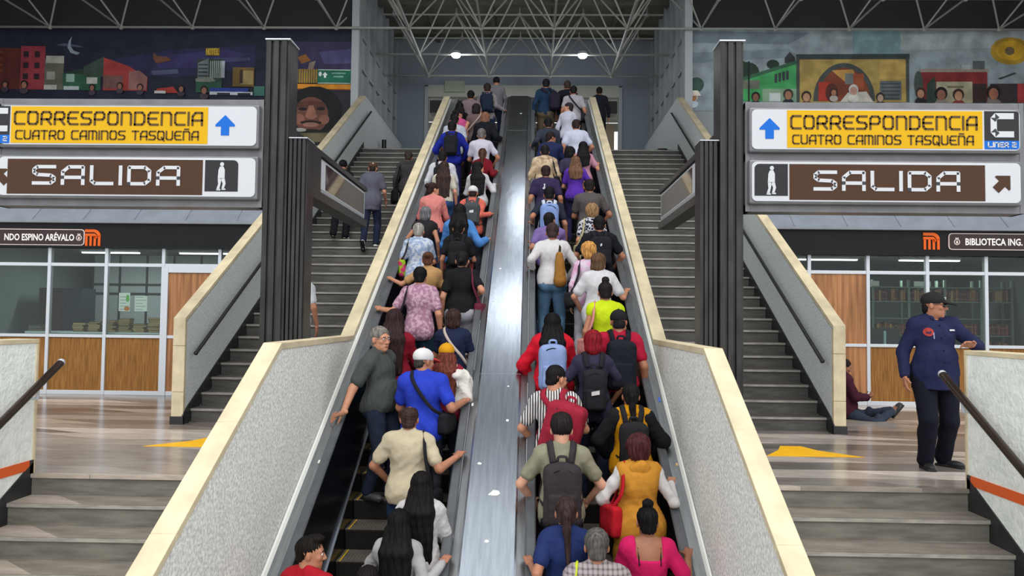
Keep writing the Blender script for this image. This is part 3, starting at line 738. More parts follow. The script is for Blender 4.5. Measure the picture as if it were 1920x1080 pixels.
    b = MB(); b.prism_y(rrect(ia, ib, z0 + .055, z1 - .025, .05, corners=(s < 0, s > 0, 0, 0)), Y - .004, Y); tag(B(b, 'figure_panel', S_black, p), 'black panel')
    b = MB(); walking_figure(b, (ia + ib) / 2, 2.745, .3, Y - .004); tag(B(b, 'walking_figure', S_white, p), 'white walking figure')
    b = MB(); ac = 5.135 if s > 0 else -5.30
    arrow(b, ac, 2.885, .105, math.radians(-45 if s > 0 else 45), Y); tag(B(b, 'arrow', S_brown, p), 'brown slanting arrow')
    if s < 0:
        b2 = MB(); b2.box(-5.56, -5.34, Y + .002, Y + .15, z0 - .02, z1 + .02); B(b2, 'housing_end', S_white, p)
    # pillar of two ribbed posts
    pl = empty('ribbed_pillar', (s * 2.32, 8.1, 0), 0, 'dark ribbed steel pillar, a tall and a short post, on the %s' % side, 'pillar')
    def ribbed(xa, xb, y0, y1, zt, n):
        pts = []; W = xb - xa
        for i in range(n):
            u0 = xa + W * i / n; u1 = xa + W * (i + .62) / n; u2 = xa + W * (i + 1) / n
            pts += [(u0, y0), (u1, y0), (u1 + W * .06 / n, y0 + .03), (u2 - W * .06 / n, y0 + .03)]
        pts += [(xb, y1), (xa, y1)]
        b = MB(); b.prism_z(pts, 0, zt); return b
    b = ribbed(*XX(2.285, 2.535), 8.0, 8.3, 4.385, 3); B(b, 'tall_post', M_pillar, pl)
    xa, xb = XX(2.275, 2.545); c_ = MB(); c_.box(xa, xb, 7.99, 8.31, 4.385, 4.40); B(c_, 'top_cap', M_alu, pl)
    b = ribbed(*XX(2.085, 2.275), 8.04, 8.3, 3.335, 4); B(b, 'short_post', M_pillar, pl)
    xa, xb = XX(2.08, 2.28); c_ = MB(); c_.box(xa, xb, 8.03, 8.31, 3.335, 3.345); B(c_, 'top_cap', M_alu, pl)
    # sign hung along the stair, seen edge-on
    sx = 2.42; root = empty('stair_sign', (s * sx, 11.1, 3.05), 0, 'brown glossy sign box hung along the %s stair, seen at a slant' % side, 'sign')
    xa, xb = XX(sx, sx + .16); b = MB(); b.box(xa, xb, 9.75, 12.45, 3.05, 3.50); B(b, 'housing', M_alu, root, bevel=.02)
    xf = s * (sx - .006); 
    b = MB(); xa2, xb2 = sorted((s * sx, xf)); b.box(xa2, xb2, 9.80, 12.4, 3.09, 3.47); fp = B(b, 'face_panel', S_white, root)
    b = MB(); xa2, xb2 = sorted((xf, s * (sx - .010))); b.box(xa2, xb2, 10.0, 12.35, 3.11, 3.45); tag(B(b, 'brown_panel', mat('glossy_brown', rgb(70, 50, 42), .06), fp), 'glossy brown panel')
    b = MB(); xa, xb = XX(sx - .03, sx + .2); b.box(xa, xb, 8.3, 12.5, 2.92, 3.03); b.box(xa, xb, 8.3, 12.5, 3.51, 3.57); b.box(xa, xb, 8.3, 9.70, 3.03, 3.51)
    B(b, 'carrier_frame', M_framedark, root)
for s in (-1, 1): direction_signs(s)

# ---------------------------------------------------------------- name boards on the fascias
def text_mesh(b, txt, x, z, y, size, width, bold=.0):
    cu = bpy.data.curves.new('txt', 'FONT'); cu.body = txt; cu.size = size; cu.offset = bold; cu.resolution_u = 2
    o = bpy.data.objects.new('txt', cu); COL.objects.link(o)
    bpy.context.view_layer.update()
    me = bpy.data.meshes.new_from_object(o.evaluated_get(bpy.context.evaluated_depsgraph_get()))
    vs = [v.co.copy() for v in me.vertices]; xs = [v.x for v in vs]; x0, x1 = min(xs), max(xs); k = width / (x1 - x0)
    b.add([(x + (v.x - x0) * k, y, z + v.y) for v in vs], [tuple(p.vertices) for p in me.polygons])
    bpy.data.objects.remove(o); bpy.data.curves.remove(cu); bpy.data.meshes.remove(me)
M_logo = backlit('logo_orange', rgb(240, 104, 30), .25)
def shop_board(s):
    side = SIDE[s]; Y = 13.5
    root, fa = SF[s]
    x0, x1, z0, z1 = (7.60, 9.6, 2.735, 3.025) if s > 0 else (-9.4, -7.68, 2.665, 2.955)
    bd = empty('name_board', ((x0 + x1) / 2, Y, z0), 0, ('rounded black board reading BIBLIOTECA on the right fascia' if s > 0 else 'rounded black board reading ESPINO on the left fascia'), 'sign')
    b = MB(); b.prism_y(rrect(x0, x1, z0, z1, .06), Y - .02, Y); B(b, 'rim', mat('pale_rim', rgb(226, 206, 200), .5), bd)
    b = MB(); b.prism_y(rrect(x0 + .014, x1 - .014, z0 + .014, z1 - .014, .05), Y - .026, Y - .019); pn = tag(B(b, 'panel', mat('dark_plum', rgb(44, 26, 28), .4), bd), 'dark plum panel')
    b = MB()
    if s > 0: text_mesh(b, 'BIBLIOTECA ING.', 7.885, z0 + .085, Y - .0275, .165, .98, .004)
    else: text_mesh(b, 'NDO ESPINO AR\u00c9VALO', -9.13, z0 + .085, Y - .0275, .165, 1.27, .004)
    tag(B(b, 'lettering', mat('cream_letters', rgb(240, 232, 226), .5), pn), 'cream lettering')
    ex = 7.74 if s > 0 else -7.775
    b = MB()
    for i in range(20):
        a0, a1 = 2 * math.pi * i / 20, 2 * math.pi * (i + 1) / 20
        b.prism_y([(ex + r * math.cos(a), z0 + .135 + r * math.sin(a)) for r, a in ((.052, a0), (.052, a1), (.04, a1), (.04, a0))], Y - .029, Y - .026)
    b.prism_y([(ex - .03, z0 + .19), (ex + .03, z0 + .19), (ex + .02, z0 + .215), (ex, z0 + .2), (ex - .02, z0 + .215)], Y - .029, Y - .026)
    b.prism_y([(ex - .018, z0 + .11), (ex + .018, z0 + .11), (ex + .012, z0 + .155), (ex - .012, z0 + .155)], Y - .029, Y - .026)
    tag(B(b, 'crest', mat('pale_rim', rgb(226, 206, 200), .5), pn), 'small round crest')
    # orange emblem: three rounded legs under one arch
    lx0, lx1, lz0, lz1 = (7.165, 7.455, 2.735, 3.03) if s > 0 else (-7.672, -7.385, 2.66, 2.955)
    em = empty('emblem', ((lx0 + lx1) / 2, Y, lz0), 0, 'orange arched three legged emblem on the %s fascia' % side, 'emblem')
    b = MB(); w = lx1 - lx0; h = lz1 - lz0
    for off, wd in ((0.0, .16), (.27, .16), (.53, .16), (.80, .17)):
        b.prism_y([(lx0 + w * (off + .03), lz0), (lx0 + w * (off + wd), lz0), (lx0 + w * (off + wd), lz0 + h * .62), (lx0 + w * (off + .03), lz0 + h * .62)], Y - .02, Y)
    n = 8
    for r0, r1 in ((0.0, .17), (.25, .40)):
        pts = [(lx0, lz1 - h * r0), (lx0 + w * .55, lz1 - h * r0)] + [(lx0 + w * .55 + (w * .43 - w * r0 * .9) * math.sin(math.pi / 2 * i / n), lz1 - h * r0 - (h * .40 - h * r0 * .5) * (1 - math.cos(math.pi / 2 * i / n))) for i in range(1, n + 1)]
        q = [(lx0, lz1 - h * r1), (lx0 + w * .5, lz1 - h * r1)] + [(lx0 + w * .5 + (w * .46 - w * r1 * .9) * math.sin(math.pi / 2 * i / n), lz1 - h * r1 - (h * .38 - h * r1 * .5) * (1 - math.cos(math.pi / 2 * i / n))) for i in range(1, n + 1)]
        for i in range(len(pts) - 1): b.prism_y([pts[i], pts[i + 1], q[i + 1], q[i]], Y - .02, Y)
    B(b, 'strokes', M_logo, em)
for s in (-1, 1): shop_board(s)

# ---------------------------------------------------------------- roof: ceiling and space frame
b = MB(); b.box(-16, 16, CEIL_Y0, 17.0, 11.25, 11.45); struct(B(b, 'ceiling', mat('pale_roof_panel', rgb(226, 230, 234), .6, var=.06, vscale=1)), 'pale roof panels over the landing')  # unseen roof given a pale colour so the steel deck reflects brighter
b = MB(); b.box(-16, 16, 17.0, 26.6, 11.25, 11.45)
for x in np.arange(-15, 15.5, 2.0): b.box(x - .06, x + .06, 17.0, 26.6, 11.13, 11.25)
for y in (17.2, 20.9, 23.2, 25.6): b.box(-16, 16, y - .1, y + .1, 11.08, 11.25)
struct(B(b, 'ceiling', M_ceiling))
sf = empty('space_frame', (-.1, 20.4, 9.28), 0, 'white tubular space frame roof truss spanning the hall', 'roof truss')
NX = [-.1 + .985 * (2 * k + 1) for k in range(-8, 8)]; TX = [-.1 + 1.97 * k for k in range(-8, 9)]
ROWS = [16.4, 18.4, 20.35, 22.4, 24.4]; TROWS = [17.4, 19.4, 21.4, 23.4, 25.4]
zb, zt = 9.285, 10.89
def inside(x, y): return y < 20.5 or abs(x) < 4.45
for y in ROWS:
    b = MB(); lim = 15.8 if y < 20.5 else 4.35; b.tube((-lim, y, zb), (lim, y, zb), .034, 8); B(b, 'bottom_chord', M_tube, sf, smooth=True)
    b = MB()
    for x in NX:
        if not inside(x, y): continue
        b.ball((x, y, zb), .07, 8, 6)
        for ty in (y - 1.0, y + 1.0):
            for tx in (x - .985, x + .985):
                if inside(tx, ty) and abs(tx) < 15.9: b.tube((x, y, zb), (tx, ty, zt), .024, 6)
    B(b, 'web_members', M_tube, sf)
for y in TROWS:
    b = MB(); lim = 15.8 if y < 20.5 else 4.35; b.tube((-lim, y, zt), (lim, y, zt), .03, 8)
    for x in TX:
        if inside(x, y): b.ball((x, y, zt), .07, 8, 6); b.tube((x, y, zt), (x, y, 11.1), .02, 6)
    B(b, 'top_chord', M_tube, sf)
for x in NX:
    b = MB(); r = .045 if abs(abs(x + .1) - 2.955) < .1 else .026
    b.tube((x, ROWS[0], zb), (x, 24.4 if abs(x) < 4.45 else 20.4, zb), r, 6); B(b, 'cross_chord', M_tube, sf)
for i, (x, y) in enumerate(((-1.96, 22.38), (1.79, 22.38))):
    lp = empty('bay_lamp', (x, y, 9.2), 0, 'round white lamp glowing under the truss, %s of the pair' % ('left' if i == 0 else 'right'), 'lamp')
    b = MB(); b.tube((x, y, 9.35), (x, y, 9.24), .02, 8); b.tube((x, y, 9.36), (x, y, 9.27), .12, 16, .16); B(b, 'shade', M_alu, lp)
    b = MB(); b.ball((x, y, 9.24), (.13, .13, .07), 16, 10); B(b, 'bulb', emis('lamp_white', (.95, .97, 1, 1), 30), lp, smooth=True)
    point_light('bay_light', (x, y, 8.95), LAMP_W, .15, (.92, .96, 1))
# lamps hung higher up over the escalators, out of the picture, that glint on the steel deck
for (x, y) in ((.25, 14.2), (-.35, 14.0), (.1, 16.9)):
    lp = empty('bay_lamp', (x, y, 9.4), 0, 'round white lamp hung above the escalators, %s' % ('right of the nearer pair' if x == .25 else 'left of the nearer pair' if x < 0 else 'the farther single one'), 'lamp')
    b = MB(); b.tube((x, y, 9.5), (x, y, 9.4), .18, 16, .28); B(b, 'shade', M_alu, lp)
    b = MB(); b.ball((x, y, 9.38), (.19, .19, .07), 16, 10); B(b, 'bulb', emis('lamp_soft_white', (.90, .95, 1, 1), 40), lp, smooth=True)

# ---------------------------------------------------------------- upper hall behind the stairs
for s in (-1, 1):
    side = SIDE[s]
    b = MB(); x0, x1 = sorted((s * 4.5, s * 4.62)); b.box(x0, x1, 20.6, 26.6, 3.9, 11.25); struct(B(b, 'wall_' + side, M_panel), 'ribbed grey side wall of the upper hall on the ' + side)
    b = MB()
    for y in np.arange(20.75, 26.5, .95): xa, xb = sorted((s * 4.4, s * 4.5)); b.box(xa, xb, y - .06, y + .06, 7.5, 11.2)
    for z in (8.4, 9.3): xa, xb = sorted((s * 4.44, s * 4.5)); b.box(xa, xb, 20.7, 26.5, z - .04, z + .04)
    struct(B(b, 'trim_5' if s < 0 else 'trim_6', M_panel))
    b = MB(); x0, x1 = sorted((s * 4.42, s * 4.62)); b.box(x0, x1, 20.45, 20.62, 6.0, 11.2); struct(B(b, 'trim_7' if s < 0 else 'trim_8', mat('pale_post', rgb(176, 180, 184), .5)))
    # far wall
    b = MB(); x0, x1 = sorted((s * 3.45, s * 4.62)); b.box(x0, x1, 26.5, 26.7, 5.95, 11.25); struct(B(b, 'wall_back', M_bluewall))
    b = MB(); x0, x1 = sorted((s * 3.33, s * 3.45)); b.box(x0, x1, 26.44, 26.72, 5.95, 9.55); struct(B(b, 'trim_9' if s < 0 else 'trim_10', mat('pale_post', rgb(176, 180, 184), .5)))
b = MB(); b.box(-3.45, 3.45, 26.5, 26.7, 9.62, 11.25); struct(B(b, 'wall_back', M_bluewall))
b = MB(); b.box(-3.33, 3.33, 26.46, 26.7, 9.2, 9.62); struct(B(b, 'trim_11', mat('cream_lintel', rgb(190, 190, 180), .6)))
b = MB(); b.box(-3.33, 3.33, 26.9, 27.4, 8.75, 9.2); struct(B(b, 'trim_12', mat('dark_beam', rgb(60, 58, 56), .6)))
b = MB(); b.box(-5.5, 5.5, 31.5, 31.6, 5.9, 9.6); b.box(-5.5, 5.5, 26.7, 31.5, 9.62, 9.7); struct(B(b, 'wall_back', mat('passage_wall', rgb(130, 126, 118), .7)), 'wall and soffit of the passage beyond the opening')
for s in (-1, 1):
    w = MB(); x0, x1 = sorted((s * 3.5, s * 3.75)); w.box(x0, x1, 29.3, 29.35, 6.0, 8.7); struct(B(w, 'window_1' if s < 0 else 'window_2', emis('daylight_gap', (1, .98, .95, 1), 2.2)), 'tall bright daylight gap beyond the opening on the ' + SIDE[s])
    p = MB(); x0, x1 = sorted((s * 3.05, s * 3.48)); p.box(x0, x1, 29.25, 29.5, 5.95, 9.0); struct(B(p, 'trim_13' if s < 0 else 'trim_14', mat('tan_pier', rgb(150, 136, 116), .6)))
b = MB(); b.box(-2.75, -2.05, 26.38, 26.48, 9.35, 9.75); tag(B(b, 'wall_box', mat('pale_green_box', rgb(176, 184, 160), .5), bevel=.01), 'pale green equipment box high on the far wall', 'box')
b = MB(); b.tube((-4.1, 22.6, 5.95), (-4.1, 22.6, 6.75), .07, 12); tag(B(b, 'bollard', M_black), 'short black bollard at the head of the left stair', 'bollard')
b = MB(); b.box(3.75, 4.2, 21.3, 21.7, 5.95, 6.22); b.prism_y([(3.8, 6.22), (4.15, 6.22), (4.08, 6.27), (3.87, 6.27)], 21.35, 21.65); tag(B(b, 'bag_on_floor', M_black), 'black box left on the floor at the head of the right stair', 'box')

# ---------------------------------------------------------------- murals (flat paintings)
def mural(s):
    Y = 20.585
    x0, x1 = sorted((s * 4.62, s * 15.5))
    b = MB(); b.box(x0, x1, 20.6, 20.75, 3.9, 11.25); struct(B(b, 'wall_' + SIDE[s], M_panel), 'high wall carrying the %s mural' % SIDE[s])
    b = MB(); b.box(x0, x1, 20.56, 20.6, 9.36, 11.25); struct(B(b, 'trim_15' if s < 0 else 'trim_16', mat('dark_band', rgb(46, 45, 44), .8)))
    mats = []; idx = {}
    mb = MB(); lay = [0]
    def pt(px, py):
        if s < 0: return (-14.434 + px * .01485, 9.262 - (py - 60) * .01477 - (px - 600) * .00014)
        return (4.428 + (px - 1283) * .01425, 9.28 - (py - 60) * .01445 + (px - 1283) * .0001)
    def P(c, pts, rough=.7):
        if c not in idx:
            idx[c] = len(mats); mats.append(mat('paint_%d_%d_%d' % c, rgb(*c), .65, var=.22, vscale=3.0))
        mb.cur = idx[c]; lay[0] += 1; y = Y - .0006 * lay[0]
        q = [pt(*p) for p in pts]
        mb.add([(x, y, z) for x, z in q], [tuple(range(len(q)))])
    def R(c, xa, xb, ya, yb): P(c, [(xa, ya), (xb, ya), (xb, yb), (xa, yb)])
    def E(c, cx, cy, rx, ry, n=18, a0=0, a1=360): P(c, [(cx + rx * math.cos(math.radians(a0 + (a1 - a0) * i / n)), cy + ry * math.sin(math.radians(a0 + (a1 - a0) * i / n))) for i in range(n if a1 - a0 == 360 else n + 1)])
    def portrait(cx, cy, r, skin, hair, shirt):
        E(shirt, cx, cy + r * 1.9, r * 1.3, r * 1.0); E(hair, cx, cy - r * .15, r * 1.15, r * 1.25); E(skin, cx, cy + r * .15, r * .8, r)
    if s < 0:
        R((34, 36, 54), -58, 663, 30, 272)
        P((44, 44, 78), [(200, 120), (330, 96), (480, 88), (480, 130), (330, 150), (220, 140)]); P((58, 52, 98), [(290, 110), (420, 96), (470, 104), (400, 130), (300, 132)])
        P((70, 72, 110), [(380, 112), (470, 110), (470, 116), (390, 122)]); P((78, 84, 112), [(285, 138), (335, 134), (338, 142), (290, 146)])
        R((226, 150, 60), -10, 8, 100, 150); R((90, 40, 34), -10, 42, 98, 176)
        for k in range(4): R((120, 60, 30), -4, 6, 104 + k * 12, 108 + k * 12)
        R((150, 56, 66), 40, 86, 94, 176)
        for r_ in range(3):
            for c_ in range(2): R((44, 30, 40), 45 + c_ * 21, 55 + c_ * 21, 104 + r_ * 21, 115 + r_ * 21)
        R((104, 100, 88), 86, 122, 118, 176); R((176, 172, 160), 88, 122, 112, 126); R((150, 148, 138), 90, 106, 142, 157); R((196, 196, 190), 86, 110, 167, 176)
        R((46, 92, 70), 121, 192, 144, 176); R((150, 180, 170), 127, 143, 146, 161); P((40, 60, 50), [(150, 136), (182, 138), (192, 146), (121, 146)]); R((176, 190, 186), 123, 152, 169, 176)
        R((200, 200, 190), 166, 186, 152, 164); P((60, 76, 66), [(160, 132), (197, 112), (197, 150), (160, 150)])
        P((164, 62, 58), [(197, 114), (245, 130), (280, 152), (280, 176), (197, 176)]); R((120, 84, 80), 197, 234, 148, 172); P((150, 104, 100), [(245, 140), (265, 138), (280, 150), (278, 174), (245, 174)])
        # crescent moon and its glow
        P((78, 86, 104), [(105, 92), (122, 88), (150, 92), (160, 96), (124, 94)])
        P((150, 160, 172), [(136, 74), (130, 84), (128, 96), (134, 106), (146, 110), (152, 106), (140, 102), (134, 94), (134, 84)])
        P((118, 74, 54), [(290, 104), (298, 110), (318, 112), (324, 118), (296, 124), (290, 116)])
        R((56, 60, 64), 372, 396, 114, 152); P((110, 120, 120), [(374, 122), (394, 113), (394, 152), (374, 154)]); R((50, 70, 60), 396, 420, 114, 160)
        for k in range(6): R((176, 184, 180), 397 + k * 3.6, 398.4 + k * 3.6, 118, 150)
        for k in range(4): R((60, 66, 70), 375, 393, 124 + k * 7, 127 + k * 7)
        P((130, 136, 120), [(370, 152), (400, 148), (408, 156), (372, 162)]); R((150, 120, 40), 388, 414, 94, 108)
        for k, ch in enumerate('HOTEL'):
            for pl in G[ch]:
                for (xa, za), (xb, zb) in zip(pl[:-1], pl[1:]):
                    X0, Y0, X1, Y1 = 389.5 + k * 5 + xa * 3.4, 105.5 - za * 10, 389.5 + k * 5 + xb * 3.4, 105.5 - zb * 10
                    L = math.hypot(X1 - X0, Y1 - Y0); ux, uy = (X1 - X0) / L * .55, (Y1 - Y0) / L * .55
                    P((236, 196, 80), [(X0 - ux - uy, Y0 - uy + ux), (X1 + ux - uy, Y1 + uy + ux), (X1 + ux + uy, Y1 + uy - ux), (X0 - ux + uy, Y0 - uy - ux)])
        R((170, 176, 184), 418, 425, 118, 150); R((44, 84, 66), 372, 420, 158, 178)
        R((112, 90, 46), 440, 480, 130, 166); R((160, 140, 90), 455, 478, 136, 162); R((60, 44, 36), 453, 459, 134, 160)
        R((44, 66, 150), 398, 470, 169, 176); R((206, 212, 220), 398, 478, 176, 182); R((40, 42, 52), 412, 436, 178, 183); R((40, 42, 52), 450, 474, 178, 183)
        R((64, 110, 100), 480, 500, 165, 183); P((170, 60, 50), [(300, 172), (330, 168), (340, 180), (296, 180)]); R((206, 206, 206), 295, 316, 176, 181)
        for cx, cy, r in ((14, 168, 5), (50, 168, 6), (178, 172, 5), (230, 168, 5), (268, 170, 5), (345, 172, 5), (388, 174, 6)): portrait(cx, cy, r, (150, 104, 84), (28, 22, 22), (70, 60, 70))
        R((60, 54, 86), 540, 663, 80, 135); P((80, 78, 120), [(600, 100), (663, 92), (663, 120), (610, 122)])
        P((150, 96, 50), [(560, 110), (575, 104), (585, 116), (568, 122)]); P((150, 130, 120), [(582, 120), (594, 116), (590, 132), (580, 132)])
        R((110, 96, 70), 546, 600, 132, 158)
        for k in range(12): R((200, 160, 50), 547 + k * 4.4, 548.4 + k * 4.4, 132, 158)
        R((34, 110, 84), 598, 660, 132, 159); R((226, 232, 228), 599, 659, 132.4, 133.6); R((226, 232, 228), 599, 659, 157.4, 158.6)
        P((230, 236, 232), [(612, 137), (617, 143), (614, 143), (614, 148), (610, 148), (610, 143), (607, 143)]); E((230, 236, 232), 603, 141, 3, 4.4); R((130, 180, 160), 624, 650, 138, 140.5); R((130, 180, 160), 628, 646, 144, 147)
        R((214, 140, 40), 543, 660, 160, 169); R((110, 50, 40), 543, 660, 169, 171)
        R((44, 42, 50), 543, 663, 171, 272); E((22, 24, 26), 594, 208, 52, 44)
        E((112, 72, 58), 588, 218, 32, 34); E((92, 56, 46), 588, 200, 28, 9); E((150, 98, 80), 566, 226, 10, 10); E((150, 98, 80), 612, 226, 10, 9)
        E((30, 22, 22), 572, 207, 8, 3); E((30, 22, 22), 606, 206, 8, 3); P((158, 108, 88), [(584, 200), (592, 200), (600, 222), (577, 222)]); E((160, 106, 88), 588, 221, 9, 5)
        E((40, 30, 28), 588, 232, 20, 4); E((160, 112, 98), 588, 236, 15, 4.4); E((36, 28, 28), 588, 250, 24, 6); E((176, 172, 166), 568, 246, 12, 3.5)
        P((120, 110, 80), [(560, 252), (640, 250), (650, 268), (556, 268)])
    else:
        R((148, 160, 164), 1283, 2010, 30, 210); P((118, 132, 140), [(1283, 58), (1520, 62), (1480, 84), (1283, 80)]); P((166, 174, 174), [(1560, 70), (1920, 60), (1920, 90), (1700, 96)])
        P((128, 142, 148), [(1283, 100), (1480, 92), (1500, 108), (1283, 120)]); R((126, 156, 160), 1600, 1690, 60, 104)
        E((176, 140, 48), 1895, 98, 38, 26); E((206, 160, 44), 1895, 97, 28, 19); E((110, 96, 66), 1893, 98, 9, 8)
        E((44, 62, 50), 1400, 135, 24, 18); E((44, 62, 50), 1388, 122, 12, 8); E((36, 56, 44), 1450, 122, 12, 9); E((60, 84, 76), 1306, 160, 14, 14)
        P((58, 60, 62), [(1472, 110), (1482, 98), (1492, 110), (1492, 120), (1472, 120)])
        P((72, 164, 96), [(1392, 150), (1496, 118), (1496, 192), (1392, 192)]); P((58, 100, 74), [(1388, 148), (1496, 114), (1496, 121), (1390, 154)]); R((140, 170, 140), 1430, 1496, 168, 192)
        for k in range(4): R((60, 70, 74), 1453 + k * 7.2, 1458 + k * 7.2, 140 - k * 2, 157 - k * 2)
        R((200, 206, 204), 1443, 1464, 176, 192); R((110, 116, 100), 1392, 1425, 152, 168); R((34, 34, 34), 1403, 1406, 116, 192)
        R((176, 150, 84), 1496, 1704, 108, 194); R((60, 68, 68), 1494, 1706, 103, 113); R((74, 80, 78), 1494, 1500, 108, 194); R((74, 80, 78), 1699, 1705, 108, 194); R((196, 164, 92), 1650, 1698, 116, 150)
        E((72, 78, 76), 1583, 192, 58, 72, 24, 180, 360); E((128, 66, 44), 1583, 192, 49, 63, 24, 180, 360)
        P((196, 150, 80), [(1560, 134), (1600, 132), (1610, 160), (1590, 160)]); R((156, 80, 52), 1596, 1620, 140, 170); R((176, 60, 44), 1535, 1560, 156, 192); R((120, 126, 124), 1585, 1600, 140, 160); E((90, 44, 40), 1560, 176, 12, 18)
        P((206, 200, 188), [(1575, 194), (1590, 176), (1625, 174), (1638, 194)]); R((100, 106, 108), 1650, 1690, 154, 190); 
        for k in range(5): R((70, 76, 80), 1653, 1687, 158 + k * 7, 161 + k * 7)
        R((132, 46, 48), 1725, 1850, 135, 196); R((156, 140, 130), 1725, 1852, 132, 138); R((176, 168, 140), 1755, 1822, 156, 196); R((120, 110, 90), 1775, 1805, 164, 168); R((60, 44, 42), 1822, 1848, 160, 196)
        R((90, 94, 96), 1824, 1845, 117, 133); R((170, 174, 174), 1802, 1820, 125, 133); P((50, 66, 58), [(1735, 196), (1738, 160), (1752, 146), (1756, 196)])
        R((60, 50, 52), 1855, 1925, 160, 196); E((70, 82, 74), 1722, 160, 8, 24); P((60, 62, 62), [(1870, 150), (1900, 139), (1904, 141), (1874, 152)]); R((170, 60, 60), 1905, 1930, 160, 196)
        for cx, cy, r, sk, hr, sh in ((1300, 184, 7, (176, 120, 84), (214, 206, 190), (190, 200, 210)), (1376, 182, 7, (190, 120, 90), (70, 50, 40), (214, 130, 70)), (1417, 184, 7, (140, 96, 74), (30, 26, 26), (40, 40, 46)), (1478, 180, 8, (176, 124, 98), (60, 54, 56), (44, 46, 60)), (1512, 184, 8, (190, 140, 110), (60, 42, 34), (110, 70, 50)),
            (1563, 176, 6, (170, 118, 90), (60, 40, 34), (190, 180, 170)), (1600, 172, 8, (196, 150, 130), (206, 200, 196), (226, 222, 214)), (1650, 186, 7, (190, 160, 140), (50, 46, 46), (60, 60, 62)), (1725, 178, 8, (180, 130, 104), (60, 40, 34), (40, 36, 40)), (1763, 180, 10, (150, 100, 80), (26, 24, 26), (150, 140, 130)), (1795, 182, 9, (190, 140, 110), (60, 40, 30), (130, 60, 60)), (1860, 178, 11, (160, 104, 80), (34, 28, 28), (120, 110, 106))):
            portrait(cx, cy, r, sk, hr, sh)
        P((226, 218, 200), [(1286, 182), (1292, 172), (1308, 172), (1314, 182)])
    me = mesh_obj('mural', mb.v, mb.f, None, None, False, mats, mb.mi)
    bm = bmesh.new(); bm.from_mesh(me.data)
    for f in bm.faces:
        f.normal_update()
        if f.normal.y > 0: f.normal_flip()
    bm.to_mesh(me.data); bm.free()
    tag(me, 'painted night street mural above the left signs' if s < 0 else 'painted daytime street mural with a yellow arch above the right signs', 'mural')
for s in (-1, 1): mural(s)
b = MB(); b.box(-15.6, -15.45, CEIL_Y0, 20.6, 0, 11.25); struct(B(b, 'wall_left', M_panel), 'outer side wall on the left')
b = MB(); b.box(15.45, 15.6, CEIL_Y0, 20.6, 0, 11.25); struct(B(b, 'wall_right', M_panel), 'outer side wall on the right')
# ---------------------------------------------------------------- figures: smooth blended bodies
def rotm(rx=0, ry=0, rz=0):
    cx, sx, cy, sy, cz, sz = math.cos(rx), math.sin(rx), math.cos(ry), math.sin(ry), math.cos(rz), math.sin(rz)
    X = np.array([[1, 0, 0], [0, cx, -sx], [0, sx, cx]]); Y = np.array([[cy, 0, sy], [0, 1, 0], [-sy, 0, cy]]); Z = np.array([[cz, -sz, 0], [sz, cz, 0], [0, 0, 1]])
    return Z @ Y @ X
I3 = np.eye(3)
V3 = lambda *a: np.array(a, float)
